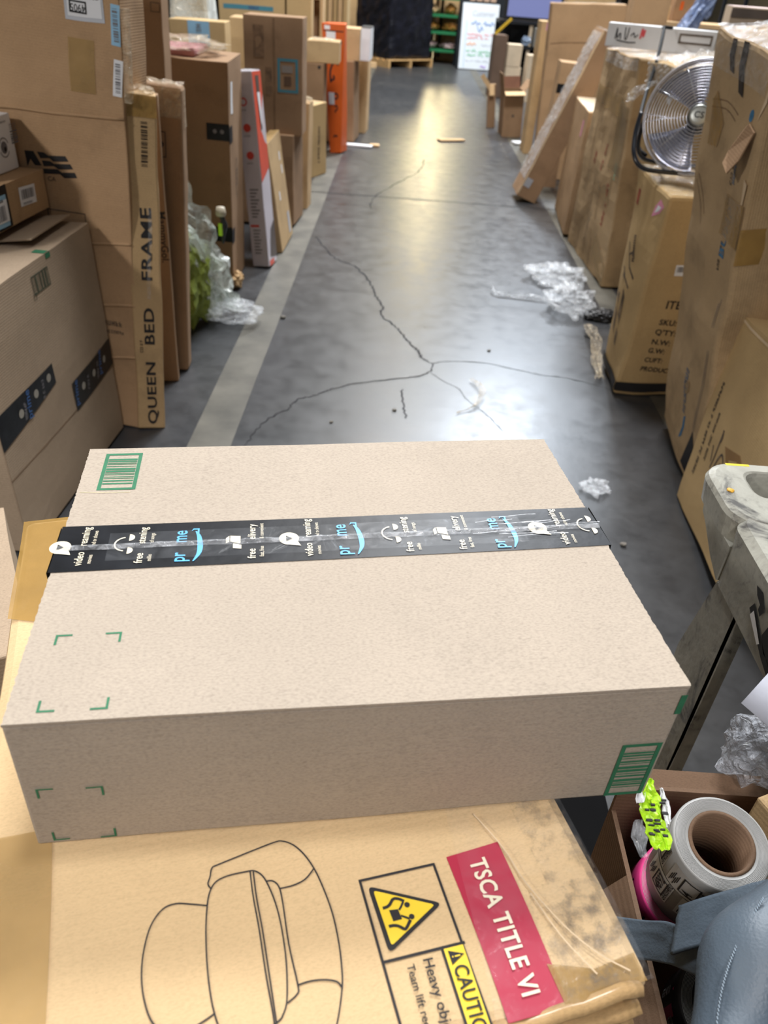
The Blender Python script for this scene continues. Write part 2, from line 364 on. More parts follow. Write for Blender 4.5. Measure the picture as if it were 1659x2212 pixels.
strip('floor_stripe', -.715, -.557, .6, 30, STRIPE); strip('floor_stripe', 1.195, 1.335, .6, 30, STRIPE)
CRACK = plain('crack in concrete', (34, 34, 36), .95)
def crack(pts, wd, seed):
    bm = bmesh.new(); P = smoothpath([(x, y, .0014) for x, y in pts], 9); n = len(P); rd = random.Random(seed); vs = []
    for i, p in enumerate(P):
        t = P[min(i+1, n-1)]-P[max(i-1, 0)]; t.normalize(); nn = Vector((-t.y, t.x, 0))
        j = nn*rd.uniform(-1, 1)*min(.008, wd*.6); ww = wd*.62*(.55+rd.random()*.7)*min(1, 8*(n-i)/n+.1)/2
        vs.append((bm.verts.new(p+j+nn*ww), bm.verts.new(p+j-nn*ww)))
    for a, b in zip(vs, vs[1:]): bm.faces.new((a[0], a[1], b[1], b[0]))
    frombm('floor_crack', bm, CRACK, FLOOR)
crack([(-.522, 5.249), (-.373, 4.85), (-.233, 4.699), (-.121, 4.41), (-.08, 4.202), (-.041, 4.052), (-.037, 3.916), (.051, 3.754), (.1, 3.613), (.156, 3.482), (.171, 3.403), (.221, 3.36)], .015, 1)
crack([(.221, 3.36), (.204, 3.265), (.155, 3.213), (.02, 3.152), (-.122, 3.091), (-.218, 3.02), (-.271, 2.959), (-.361, 2.888), (-.388, 2.801), (-.45, 2.713), (-.486, 2.595), (-.514, 2.45)], .010, 2)
crack([(.221, 3.36), (.298, 3.394), (.475, 3.404), (.602, 3.358), (.748, 3.312), (.854, 3.3), (1.03, 3.213)], .006, 3)
crack([(.208, 3.256), (.269, 3.169), (.329, 3.109), (.364, 3.003), (.435, 2.887), (.498, 2.738)], .004, 4)
crack([(.229, 8.084), (.18, 7.544), (-.039, 6.919), (-.193, 6.39), (-.186, 6.076)], .014, 5)
crack([(.08, 3.06), (.085, 2.93), (.10, 2.8)], .010, 6)
strip('floor_joint', -3, 3, 6.473, 6.489, plain('joint filler', (44, 44, 44), .9), wob=0)
bm = bmesh.new(); lathe(bm, [(0.0001, .0016), (.022, .0016)], 20, closed=False); o = frombm('floor_hole', bm, CRACK, FLOOR); o.location = (1.04, 3.83, 0)
# ------------------------------------------------------------------ the taped parcel in the foreground
m = Carton('shipping_box', 'pale shipping box with black printed tape lying on the sofa carton in front', 'box', (-.031, .641, .839, 0, 0, 9.591, .578, .426, .159), K_MAIN,
           dict([('011', (-.001, -.002, -.002)), ('111', (-.001, .002, .002)), ('001', (.001, .002, .001)), ('101', (.001, -.002, -.001))]), bulge=(0, .0015, .0), wob=.0012, bev=.003, seed=3, n=18)
# the two long top flaps meet under the tape
def slab(c, name, u0, v0, u1, v1, th, mat, seed, ragged=True):
    """a board lying on the top face, cut edge showing"""
    bm = bmesh.new(); nu, nv = 40, 90; rd = random.Random(seed); g = []
    e0 = [rd.uniform(-.0006, .0006) for _ in range(nv+1)]; e1 = [rd.uniform(-.0006, .0006) for _ in range(nv+1)]
    for i in range(nu+1):
        row = []
        for j in range(nv+1):
            u = u0+(u1-u0)*i/nu+(e0[j] if i == 0 else e1[j] if i == nu else 0)*ragged; v = v0+(v1-v0)*j/nv
            row.append((bm.verts.new(c.P('top', u, v, th)), bm.verts.new(c.P('top', u, v, .0002))))
        g.append(row)
    for i in range(nu):
        for j in range(nv): bm.faces.new((g[i][j][0], g[i+1][j][0], g[i+1][j+1][0], g[i][j+1][0]))
        for j in (0, nv): bm.faces.new((g[i][j][0], g[i][j][1], g[i+1][j][1], g[i+1][j][0]))
    for j in range(nv):
        for i in (0, nu): bm.faces.new((g[i][j][0], g[i][j+1][0], g[i][j+1][1], g[i][j][1]))
    return frombm(name, bm, mat, c.o)
T = .0034
slab(m, 'top_flap', .0015, -.0012, .5765, .2215, T, K_MAIN, 1); slab(m, 'top_flap', .0015, .2255, .5765, .4235, T, K_MAIN, 2)
tp = m.quad('printed_tape', 'top', [(-.001, .1845), (.580, .196), (.578, .2655), (-.001, .2605)], TAPEK, lift=T+.0008, n=24); tag(tp, 'black tape printed in cream and sky blue')
# tape ends hanging over both ends, torn edge
for f, u0, u1, v0 in (('left', .166, .242, .134), ('right', .196, .266, .130)):
    rd = random.Random(u0); top = [(u0+(u1-u0)*i/12, .163) for i in range(13)]; bot = [(u1-(u1-u0)*i/12, v0+rd.uniform(-.006, .006)) for i in range(13)]
    m.shape('tape_end', f, [top+bot], TAPEK, lift=.0022)
T1 = T+.0016
def tape_word(u, s, v, sz, mat=CREAM, sx=.84, b=.012): m.text('print', 'top', s, u, v, sz, mat, 90, lift=T1, parent=tp, sx=sx, bold=b)
for u, a, b_, a2, b2 in ((.0285, 'video', 'reaming', 'movies', 'nd tv shows'), (.0860, 'free', 'stening', 'millio', 'of songs'), (.1985, 'free', 'elivery', 'fast, free', '& convenient'), (.2570, 'video', 'reaming', 'movies', 'nd tv shows'), (.3620, 'free', 'stening', 'millio', 'of songs'), (.4195, 'free', 'elivery', 'fast, free', '& convenient'), (.5350, 'video', 'reaming', 'movies', 'nd tv shows')):
    tape_word(u, a, .1925+u*.012, .0085); tape_word(u, b_, .2245+u*.012, .0085); tape_word(u+.0085, a2, .1950+u*.012, .0046, sx=.8, b=0); tape_word(u+.0085, b2, .2255+u*.012, .0046, sx=.8, b=0)
for u in (.1275, .2945, .4635):
    k = u*.012; tape_word(u, 'pr', .1915+k, .0155, SKYB, .78, .02); tape_word(u, 'me', .2235+k, .0155, SKYB, .78, .02)
    arc = [(u+.0085, .192+k), (u+.0135, .204+k), (u+.0145, .218+k), (u+.0125, .234+k), (u+.009, .243+k)]
    bmw = []
    P_ = smoothpath([(a, b, 0) for a, b in arc], 5); L_, R_ = [], []
    for i, p in enumerate(P_):
        wd = .0006+.0022*math.sin(math.pi*i/(len(P_)-1)); L_.append((p.x-wd, p.y)); R_.append((p.x+wd, p.y))
    m.shape('smile_arrow', 'top', [[L_[i], R_[i], R_[i+1], L_[i+1]] for i in range(len(L_)-1)] + [[(u+.0045, .243+k), (u+.006, .2475+k), (u+.0125, .2475+k), (u+.0125, .2455+k), (u+.0068, .2455+k)], [(u+.0105, .238+k), (u+.0125, .2375+k), (u+.0125, .2475+k), (u+.0108, .2475+k)]], SKYB, lift=T1, parent=tp)
def circ(u, v, r, a0=0, a1=360, n=22, sv=1): return [(u+r*math.cos(R(a0+(a1-a0)*i/n)), v+sv*r*math.sin(R(a0+(a1-a0)*i/n))) for i in range(n+(1 if a1-a0 < 360 else 0))]
for u in (.0035, .2335, .5070):
    v = .2235+u*.012; m.shape('play_icon', 'top', [circ(u, v, .0105), [(u-.002, v-.010), (u+.012, v-.013), (u+.008, v-.003)]], CREAM, lift=T1, parent=tp)
    m.shape('play_icon', 'top', [[(u+.0035, v-.0005), (u-.003, v-.005), (u-.003, v+.0045)]], TAPEK, lift=T1+.0005, parent=tp)
for u in (.0655, .3420, .5640):
    v = .2250+u*.012
    m.shape('headphone_icon', 'top', [circ(u+.004, v+.011, .0055, -90, 90), circ(u+.004, v-.011, .0055, -90, 90)], CREAM, lift=T1, parent=tp)
    m.line('headphone_icon', 'top', [circ(u+.002, v, .0115, 100, 260, 14)], .0016, CREAM, lift=T1, parent=tp, smooth=0)
for u in (.1745, .3955):
    v = .2250+u*.012
    m.shape('parcel_icon', 'top', [[(u-.002, v-.003), (u+.0085, v-.007), (u+.0085, v+.006), (u-.002, v+.007)], [(u-.003, v-.0035), (u-.0065, v-.006), (u-.0065, v+.003), (u-.003, v+.007)], [(u+.001, v-.014), (u+.0095, v-.0155), (u+.0095, v-.009), (u+.001, v-.006)]], CREAM, lift=T1, parent=tp)
# raised fold of clear film along the seam of the tape
bm = bmesh.new(); vs = []
for i in range(141):
    u = .0+.578*i/140; v = .2215+u*.014+noise.noise(Vector((u*30, 3, 0)))*.0012; hgt = .0018+abs(noise.noise(Vector((u*55, 9, 0))))*.0030
    vs.append([bm.verts.new(m.P('top', u, v+dv, T1+.0003+hh)) for dv, hh in ((-.0045, 0), (-.0012, hgt), (.0012, hgt*.9), (.0045, 0))])
for A, B in zip(vs, vs[1:]):
    for k in range(3): bm.faces.new((A[k], A[k+1], B[k+1], B[k]))
frombm('tape_fold', bm, film('tape fold film', (220, 224, 228), .28, .08, .6, 60), tp)
GLINT = film('wrinkle glint film', (235, 238, 242), .5, .08, .5, 60)
rd = random.Random(12); pl = []
for k in range(11):
    u0 = rd.uniform(.405, .53); v0 = rd.uniform(.213, .252); L = rd.uniform(.03, .07); pl.append([(u0+L*t, v0+.006*(t-.5)*rd.uniform(.2, 1)+rd.uniform(-.0008, .0008)) for t in (0, .25, .5, .75, 1)])
m.line('wrinkle_glint', 'top', pl, .0011, GLINT, lift=T1+.0016, parent=tp)  # pale ribbons painted in as highlights on the wrinkled tape
m.rect('clear_tape', 'top', .27, .2245, .44, .046, film('taut clear tape', alpha=.03, rough=.15, bump=.25, bscale=30), 1.0, lift=T1+.0009, wav=.0004, n=(90, 12))
# green printed barcode boxes, corner brackets, end patch
g = m.shape('printed_barcode', 'top', frame(.0225, .330, .0648, .4105, .0042), GREEN, lift=T+.0004)
m.shape('bars', 'top', bars(.0436, .370, .033, .056, 17, 5, True), GREEN, lift=T+.0004, parent=g)
g = m.shape('printed_barcode', 'front', frame(.5335, .003, .5735, .083, .0042), GREEN)
m.shape('bars', 'front', bars(.5535, .043, .031, .055, 17, 6, True), GREEN, parent=g)
def bracket(f, u, v, su, sv, L=.014, Lv=.0125, t=.0021, lift=.0012): 
    return m.shape('corner_mark', f, [r4(*sorted((u, u+su*L))[:1], min(v, v+sv*t), max(u, u+su*L), max(v, v+sv*t)), r4(min(u, u+su*t), min(v, v+sv*Lv), max(u, u+su*t), max(v, v+sv*Lv))], GREEN, lift=lift)
for u, v, su, sv in ((.0240, .0970, 1, -1), (.0800, .0970, -1, -1), (.0250, .0090, 1, 1), (.0800, .0085, -1, 1)): bracket('top', u, v, su, sv, lift=T+.0004)
for u, v, su, sv in ((.0120, .0815, 1, -1), (.0660, .0795, -1, -1), (.0150, .0068, 1, 1), (.0690, .0050, -1, 1)): bracket('front', u, v, su, sv, t=.0019)
m.shape('end_patch', 'front', [[(.5715, .124), (.5775, .124), (.5775, .150), (.5715, .150)]], GREEN)
m.line('crease', 'top', [[(.005, .327), (.03, .325), (.06, .3245)]], .0012, CREASEL, lift=T+.0004)

# ------------------------------------------------------------------ the big sofa carton it lies on
pt_ = empty('added_platform', (-.06, .56, 0)); tag(pt_, 'low black platform added to darken the gap by the sofa carton', 'cart')  # unseen platform, added so the gap beside the carton reads black
bm = bmesh.new(); bx(bm, (-.425, -.46, .12), (.57, .56, .160), .012); frombm('deck', bm, plain('matt black deck', (18, 18, 19), .95, spec=.1), pt_)
for x in (-.36, .42):
    for y in (-.38, .48):
        bm = bmesh.new(); lathe(bm, [(.0001, -.016), (.05, -.016), (.055, 0), (.05, .016), (.0001, .016)], 20, Matrix.Translation((x, y, .055)) @ Matrix.Rotation(R(90), 4, 'Y'), closed=False); frombm('wheel', bm, plain('grey wheel', (80, 80, 82), .6), pt_, True)
        bm = bmesh.new(); bx(bm, (x-.03, y-.03, .10), (x+.03, y+.03, .121)); frombm('wheel_plate', bm, BLACKM, pt_)
s = Carton('sofa_carton', 'big tan carton printed with a sofa drawing and a red label, nearest the viewer', 'box', (-.116, .579, .161, 0, 0, 17.699, .540, .752, .677), K_SOFA, bulge=(0, .004, .0), wob=.0035, bev=.012, seed=5, n=20)
ln = [[(.1990, .1627), (.1965, .168), (.199, .174), (.2015, .1816), (.2077, .1833), (.2329, .1872), (.259, .191), (.2675, .1904), (.277, .1838), (.2847, .1726), (.2903, .1585), (.2939, .1422), (.2968, .1182), (.2964, .0943), (.2939, .0723), (.2902, .0553), (.2801, .0301), (.266, .008)],
      [(.2903, .1585), (.2812, .151), (.2702, .148), (.2579, .148)],
      [(.2421, .0471), (.236, .0438), (.222, .038), (.208, .039), (.1985, .046), (.1931, .0647), (.1908, .0877), (.1904, .1096), (.1915, .1324), (.1945, .1519), (.1984, .1627), (.2042, .1686), (.2145, .1709), (.2307, .1704), (.2387, .1689), (.2457, .1606), (.2508, .1421), (.2532, .121), (.253, .0938), (.2507, .0724), (.2473, .0559), (.2421, .0471)],
      [(.2343, .1696), (.2338, .1463), (.235, .1176), (.2354, .0835), (.2363, .0553), (.2362, .0444)], [(.2371, .1689), (.2365, .1457), (.2376, .1169), (.2379, .0829), (.2379, .0566), (.2378, .0449)],
      [(.2468, .1573), (.2524, .1563), (.257, .15), (.2579, .1362), (.2569, .1004), (.2582, .067), (.2562, .0605), (.2481, .0563)],
      [(.1936, .1497), (.1811, .154), (.1679, .1577), (.1563, .1553), (.1463, .1437), (.1405, .126), (.1385, .1081), (.14, .0902), (.1452, .0721), (.1532, .0619), (.163, .0575), (.1733, .0574), (.1839, .0605), (.193, .0638)],
      [(.2582, .067), (.268, .0673), (.2789, .0652), (.2874, .0613), (.2903, .0559)]]
s.line('sofa_drawing', 'top', ln, .0013, INK)
lb = s.quad('red_label', 'top', [(.4085, .0003), (.4618, .0008), (.4612, .1438), (.4088, .1414)], REDL, lift=.0014, n=10)
s.text('label_text', 'top', 'TSCA TITLE VI', .4270, .1320, .0162, CREAM, -90, lift=.0032, parent=lb, bold=.03, sx=.80)
cl = s.shape('caution_label', 'top', frame(.3255, -.0, .3962, .1390, .0022) + [r4(.3255, .0650, .3962, .0674), r4(.3745, 0, .3768, .065)], INK, lift=.0012)
s.shape('yellow_band', 'top', [r4(.3768, .0022, .3940, .0650)], YELL, lift=.0012, parent=cl)
def rtri(pts, r=.004):
    out = []
    for i, p in enumerate(pts):
        a, b, c_ = Vector(pts[i-1]), Vector(p), Vector(pts[(i+1) % 3])
        p0, p1 = b+(a-b).normalized()*r, b+(c_-b).normalized()*r
        for t in (0, .25, .5, .75, 1): q = p0*(1-t)**2+b*2*t*(1-t)+p1*t*t; out.append((q.x, q.y))
    return out
ctr = Vector((.3518, .1020)); tri = [Vector((.3316, .1318)), Vector((.3895, .1022)), Vector((.3326, .0716))]
s.shape('warning_triangle', 'top', [rtri([tuple(p) for p in tri], .006)], INK, lift=.0013, parent=cl)
s.shape('warning_triangle', 'top', [rtri([tuple(ctr+(p-ctr)*.82) for p in tri], .003)], YELL, lift=.0019, parent=cl)
# two lifting figures with a crate between, head towards +u
fg = [circ(.3593, .1073, .0024, n=14), circ(.3597, .0965, .0024, n=14), [(.343, .1062), (.3505, .1054), (.3512, .0964), (.3435, .0962)]]
s.shape('lifting_figures', 'top', fg, INK, lift=.0025, parent=cl)
s.line('lifting_figures', 'top', [[(.3578, .1108), (.3548, .1134), (.3508, .1150), (.348, .1140), (.3455, .1112), (.3422, .1094), (.3384, .1092)], [(.3578, .0941), (.3541, .0900), (.351, .0875), (.3487, .0893), (.3461, .0915), (.3424, .0928), (.3386, .0928)]], .0026, INK, lift=.0025, parent=cl, smooth=2)
s.line('lifting_figures', 'top', [[(.357, .1107), (.3539, .1070), (.3512, .1045)], [(.3575, .0951), (.3545, .0972), (.3512, .0995)]], .0018, INK, lift=.0025, parent=cl, smooth=0)
s.shape('alert_sign', 'top', [[(.3795, .0625), (.3920, .0575), (.3795, .0510)]], INK, lift=.002, parent=cl)
s.shape('alert_sign', 'top', [r4(.3835, .0562, .3882, .0574), r4(.3812, .0562, .3823, .0574)], YELL, lift=.0026, parent=cl)
s.text('caution_text', 'top', 'CAUTION', .3795, .0500, .0125, INK, -90, lift=.0022, parent=cl, bold=.02, sx=.78)
s.text('caution_text', 'top', 'Heavy object', .3570, .0610, .0088, INK, -90, lift=.0022, parent=cl, bold=.012)
s.text('caution_text', 'top', 'Team lift required', .3428, .0590, .0066, INK, -90, lift=.0022, parent=cl, bold=.012)
s.shape('worn_tape', 'top', [[(.4590, .0005), (.5330, .0005), (.5330, .0230), (.4950, .0200), (.4570, .0335)]], TAPEY, lift=.0024)
s.quad('worn_tape', 'top', [(.0, .07), (.070, .07), (.064, .252), (.0, .255)], TAPET, lift=.0016, n=8)
s.quad('worn_tape', 'top', [(.0, .55), (.055, .53), (.065, .748), (.0, .748)], TAPEY, lift=.0016, n=8)
s.quad('clear_tape', 'top', [(.398, .0), (.538, .0), (.538, .30), (.44, .30)], film('taut clear tape', alpha=.03, rough=.15, bump=.25, bscale=30), lift=.0044, n=14)
s.line('crease', 'top', [[(.449, .175), (.458, .150), (.464, .128), (.468, .10), (.484, .058), (.502, .030), (.522, .010)], [(.468, .09), (.478, .05), (.494, .015)]], .0014, CREASEL, lift=.0048)
bm = bmesh.new()   # crushed near rim under tape
for k, (z, y) in enumerate(((.672, -.378), (.654, -.382), (.629, -.381))):
    pts = [(-.262+.518*i/30, y+noise.noise(Vector((i*.5, k*3, 0)))*.004, z+noise.noise(Vector((i*.4, k*5, 2)))*.006) for i in range(31)]
    tube(bm, pts, .009 if k else .007, 6)
frombm('crushed_rim', bm, K_GLOSS, s.o, True)
def blotch(name, rgb, scale, lo, hi, amax):
    m_, nt, b = nodes(name); b.inputs['Base Color'].default_value = (*lin(rgb), 1); b.inputs['Roughness'].default_value = .8
    tc = N(nt, 'ShaderNodeTexCoord'); n = N(nt, 'ShaderNodeTexNoise', i_Scale=scale, i_Detail=7, i_Roughness=.75); nt.links.new(tc.outputs['Object'], n.inputs['Vector'])
    nt.links.new(ramp(nt, n.outputs[0], [(lo, (0, 0, 0)), (hi, (amax,)*3)]), b.inputs['Alpha']); return m_
s.rect('scuff', 'top', .512, .17, .05, .32, blotch('soot scuff', (120, 108, 92), 55, .48, .72, .5), 0, lift=.0033)
s.rect('scuff', 'top', .50, .05, .075, .09, bpy.data.materials['soot scuff'], 0, lift=.0036)
# crumpled lime sticker caught under the parcel's right end
st = empty('crumpled_sticker', (.298, .463, .812)); st.scale = (.91, .91, .91); tag(st, 'crumpled lime green and white sticker hanging at the parcel corner', 'sticker')
def wavy(name, pts_w, mat, parent, seed, amp=.004, n=14, mats=None):
    """wrinkled strip along a path with half widths: pts_w = [(x,y,z,half width, dirx, diry, dirz)]"""
    bm = bmesh.new(); rows = []; P = smoothpath([p[:3] for p in pts_w], 6); m_ = len(P); k = len(pts_w)-1
    for i, p in enumerate(P):
        t = i/(m_-1)*k; a = min(int(t), k-1); f = t-a; A, B = pts_w[a], pts_w[a+1]
        hw = A[3]*(1-f)+B[3]*f; d = Vector([A[4+j]*(1-f)+B[4+j]*f for j in range(3)]); d.normalize()
        rows.append([bm.verts.new(p+d*hw*(2*j/n-1)+v3(Vector((i*.35, j*.45, seed)))*amp) for j in range(n+1)])
    for A, B in zip(rows, rows[1:]):
        for j in range(n): bm.faces.new((A[j], A[j+1], B[j+1], B[j]))
    return frombm(name, bm, mat, parent)
LIME = plain('lime label', (176, 224, 40), .35, var=.05)
o = wavy('lime_face', [(0, .035, .034, .003, 1, 0, 0), (-.002, .022, .026, .010, 1, -.1, 0), (0, .005, .014, .013, 1, -.2, 0), (.006, -.012, .004, .013, 1, .1, 0), (.009, -.026, -.006, .009, 1, 0, 0)], LIME, st, 2, .005)
rd = random.Random(4)
bm = bmesh.new()
for k in range(16):
    x, y = rd.uniform(-.009, .012), rd.uniform(-.022, .018); bx(bm, (x, y, .0135+.62*y+.003), (x+rd.uniform(.003, .007), y+rd.uniform(.0012, .003), .0145+.62*y+.004))
frombm('sticker_print', bm, INK, st)
wavy('paper_back', [(.012, .026, .028, .002, .3, .2, 1), (.016, .012, .020, .007, .3, .2, 1), (.017, -.006, .010, .006, .3, .2, 1)], WHITE, st, 5, .003)
wavy('paper_back', [(-.005, .045, .040, .003, 1, 0, .3), (-.008, .03, .03, .005, 1, 0, .3), (-.012, .012, .02, .004, 1, 0, .3)], WHITE, st, 6, .002)
wavy('clear_backing', [(-.012, 0, .008, .004, 1, 0, 0), (-.015, -.016, 0, .009, 1, 0, 0), (-.012, -.034, -.01, .003, 1, 0, 0)], FILM, st, 8, .003)

# ------------------------------------------------------------------ left side, front to back
L0 = Carton('carton', 'greyish carton corner at the left edge beside the sofa carton', 'box', (-.728, .908, 0, 0, 0, 28.2, .3, .4, .636), K_GREY, seed=8)
L0.rect('label', 'right', .34, .48, .028, .06, WHITE)
L1 = Carton('carton', 'large brown box with two strips of black printed tape at lower left', 'box', (-1.244, 2.174, 0, .417, -1.054, -2.754, .5, .776, .75), K_GREY, bulge=(.008, .004, .002), seed=9)
for q in ([(.0, .346), (.338, .396), (.3375, .460), (.0, .448)], [(.441, .242), (.775, .258), (.775, .357), (.434, .342)]):
    L1.quad('printed_tape', 'right', q, TAPEK, lift=.0016, n=8)
for u, v in ((.12, .405), (.215, .42), (.30, .43), (.51, .30), (.60, .305), (.70, .31)):
    L1.shape('tape_print', 'right', [circ(u, v, .013, sv=1)], plain('dim cream print', (150, 146, 136), .6), lift=.0026)
for u, v in ((.17, .40), (.46, .29), (.665, .305)): L1.text('tape_print', 'right', 'prime', u, v-.035, .026, plain('dim blue print', (60, 96, 150), .6), 82, lift=.0026, bold=.02)
for u, v in ((.26, .42), (.145, .41), (.55, .30), (.635, .305)): scrawl(L1, 'right', u, v-.035, .012, 7, GREYP, 82, int(u*99), .0026)
L1.line('flap_edge', 'right', [[(.0, .252), (.20, .2505), (.435, .249), (.77, .250)]], .003, CREASE, smooth=0)
g = L1.shape('printed_barcode', 'right', frame(.337, .6655, .444, .717, .003), GREEND, lift=.0014); L1.shape('bars', 'right', bars(.39, .691, .09, .044, 14, 3), GREEND, lift=.0014, parent=g)
L1.text('print', 'right', '17', .325, .652, .02, GREEND, 0)
L1.shape('green_patch', 'right', [r4(.448, .735, .478, .7495)], GREEN); L1.shape('green_patch', 'top', [r4(.462, .445, .499, .475)], GREEN)
bm = bmesh.new(); bx(bm, (-.02, .10, .7505), (.20, .375, .7545), M=Matrix.Translation((0, 0, 0))); M_ = Matrix.Translation((.02, 0, .7505)) @ Matrix.Rotation(R(-7), 4, 'Y') @ Matrix.Translation((-.02, 0, -.7505))
for v in bm.verts: v.co = M_ @ v.co
frombm('top_flap', bm, K_GREY, L1.o)
bm = bmesh.new(); bx(bm, (-.24, -.36, .752), (.03, .37, .768), .003); frombm('top_flap', bm, K_GREY, L1.o)
PAR = Carton('parcel', 'small brown parcel with white and blue labels, on the large box at left', 'box', (-1.234, 2.36, .80, 0, 0, -5.623, .2, .42, .116), K_WARM, seed=10)
sticker(PAR, 'right', .305, .063, .092, .054, -3, None, 4); scrawl(PAR, 'right', .272, .0415, .006, 12, GREYP, -3, 5, .0024)
PAR.rect('black_tape', 'right', .155, .06, .078, .116, TAPEK, 0, lift=.0012); b_ = PAR.rect('label', 'right', .125, .052, .11, .085, BLUEW, -2, lift=.0022); PAR.rect('label_panel', 'right', .125, .052, .11, .060, WHITE, -2, lift=.0030, parent=b_); PAR.shape('barcode', 'right', bars(.14, .047, .05, .04, 14, 8), GREYP, lift=.0038, parent=b_); scrawl(PAR, 'right', .12, .076, .007, 8, INK, 0, 3, .0038, b_)
WB = Carton('white_box', 'white box with a barcode and round mark, stacked on the small brown parcel', 'box', (-1.292, 2.430, .9165, 0, 0, -4.931, .197, .26, .153), WHITEB, seed=11)
WB.shape('barcode', 'right', bars(.262, .097, .038, .056, 14, 12, True), GREYP); WB.shape('round_mark', 'right', [circ(.196, .067, .017)], GREYP); WB.shape('round_mark', 'right', [circ(.199, .062, .007)], INK, lift=.002); WB.line('round_mark', 'right', [circ(.196, .067, .026, 20, 150, 12), circ(.196, .067, .026, 200, 330, 12)], .003, GREYP, smooth=0); scrawl(WB, 'right', .185, .132, .005, 12, GREYP, 0, 2)
L2 = Carton('carton', 'tall ribbed brown carton with white labels and a black flag logo, far left', 'box', (-1.455, 2.705, 0, -.1, 4.071, -4.0, 1.1, .2, 1.74), kraft('kraft ribbed', (182, 149, 114), corr='Z', corrs=.12, fleck=.4), bulge=(0, .004, 0), wob=.008, seed=12, n=16)
lb = L2.rect('label', 'front', .999, 1.350, .112, .070, plain('frosted label edge', (196, 200, 208), .4), 2); L2.rect('label_panel', 'front', 1.0, 1.355, .098, .060, WHITE, 2, lift=.002, parent=lb); L2.shape('number_frame', 'front', frame(.957, 1.333, 1.006, 1.363, .004), INK, lift=.003, parent=lb)
L2.text('number', 'front', '4905', 1.003, 1.355, .019, INK, 181, lift=.003, parent=lb, sx=.85); L2.text('number', 'front', 'GRA0364905', 1.044, 1.382, .012, INK, 181, lift=.003, parent=lb)
for v, h_, mt in ((1.317, .10, BLUEW), (1.182, .10, WHITE)):
    lb = L2.rect('label', 'front', 1.086, v, .026, h_, mt, -3); L2.shape('barcode', 'front', bars(1.086, v, .014, h_*.8, 18, int(v*100), True), GREYP, lift=.0024, parent=lb)
fl = L2.shape('flag_logo', 'front', [[(.7759, .9397), (.804, .9431), (.8246, .9041), (.8029, .9017), (.791, .9176), (.7782, .8939)], [(.8147, .9437), (.8361, .9451), (.849, .9373), (.9025, .9407), (.9114, .9245), (.863, .9209), (.8513, .9299), (.823, .9255)], [(.8266, .9202), (.8524, .9212), (.8644, .9142), (.916, .9173), (.9242, .9028), (.8776, .8985), (.8636, .9072), (.831, .9031)], [(.8279, .8957), (.8734, .8988), (.8874, .89), (.9286, .8935), (.9358, .8786), (.8943, .8741), (.8804, .8849), (.8293, .8809)]], INK)
L2.text('logo_text', 'front', 'CA', .840, .862, .014, INK, 0, parent=fl)
for v, x0 in ((1.055, .70), (.680, .95), (.468, .97), (.27, 1.0)):
    bm = bmesh.new(); tube(bm, [L2.P('front', x0+(1.098-x0)*i/14, v+(i/14)*.018, -.001) for i in range(15)], .005, 6); frombm('crease', bm, L2.o.data.materials[0], L2.o, True)
L2.shape('frame_print', 'front', frame(.83, .735, .952, .775, .003), INKF); L2.rect('clear_tape', 'front', .985, 1.20, .075, .14, TAPET, 0); scrawl(L2, 'front', .975, .40, .018, 6, INKF, 0, 4); scrawl(L2, 'front', .98, .37, .012, 8, INKF, 0, 5)
bm = bmesh.new(); bx(bm, (.545, -.095, 1.12), (.570, -.070, 1.36)); frombm('film_strip', bm, WRAPG, L2.o)
Q = Carton('bed_frame_carton', 'narrow upright carton printed QUEEN BED FRAME at left of the aisle', 'box', (-.890, 2.618, 0, -.361, 4.166, 17, .098, .11, 1.139), K_TAN, wob=.005, bev=.006, seed=13, n=14)
for t_, v_, k_ in (('QUEEN', .018, 1.62), ('BED', .338, 1.62), ('FRAME', .572, 1.62)): Q.text('print', 'front', t_, .0690, v_, .034, INK, 90, bold=.03, sx=k_); Q.shape('barcode', 'front', bars(.058, 1.003, .020, .13, 26, 4, True), INKF); scrawl(Q, 'front', .030, .31, .010, 7, INKF, 90, 6)
Q.rect('clear_tape', 'front', .049, 1.108, .098, .062, TAPEY, 0, lift=.002, wav=.004, n=(14, 12)); Q.rect('clear_tape', 'front', .062, .66, .012, .30, CLEAR, -2, lift=.002)
o = crumple('tape_cap', WRAPG, Q.o, (.048, .055, .014), 3, .2, 1.4); o.location = (0, 0, 1.130)
M1 = Carton('carton', 'thin carton with sideways lettering standing behind the bed frame carton', 'box', (-.978, 2.993, 0, 0, 1.017, 10.249, .2, .05, 1.088), K_BRN, seed=14); M1.text('print', 'front', 'MammyGol.', .172, .70, .028, INK, -90, bold=.015)
L5 = Carton('carton', 'brown carton with clear taped top behind the bed frame carton', 'box', (-.977, 3.125, 0, -1.0, 3.246, 4.895, .227, .10, 1.102), K_BRN, bulge=(.002, .003, .004), wob=.004, bev=.012, seed=15)
L5.shape('frame_print', 'front', frame(.12, .86, .165, .95, .003), INK); L5.shape('frame_print', 'front', [circ(.145, .905, .012)], INK)
o = L5.rect('clear_tape', 'top', .113, .05, .227, .10, WRAPG, 0, lift=.004, wav=.014, n=(18, 18)); L5.rect('clear_tape', 'front', .113, 1.05, .227, .10, WRAPG, 0, lift=.003, wav=.008, n=(18, 10)); L5.rect('clear_tape', 'right', .05, 1.03, .05, .13, WRAPG, 0, lift=.003, wav=.004, n=(6, 12))
L6 = Carton('carton', 'tall brown carton at top left behind the taped brown carton', 'box', (-1.381, 3.86, 0, -.06, 1.934, .48, .6, .119, 1.7), K_BRN, seed=16); L6.shape('frame_print', 'front', frame(.555, 1.285, .595, 1.32, .003), INKF)
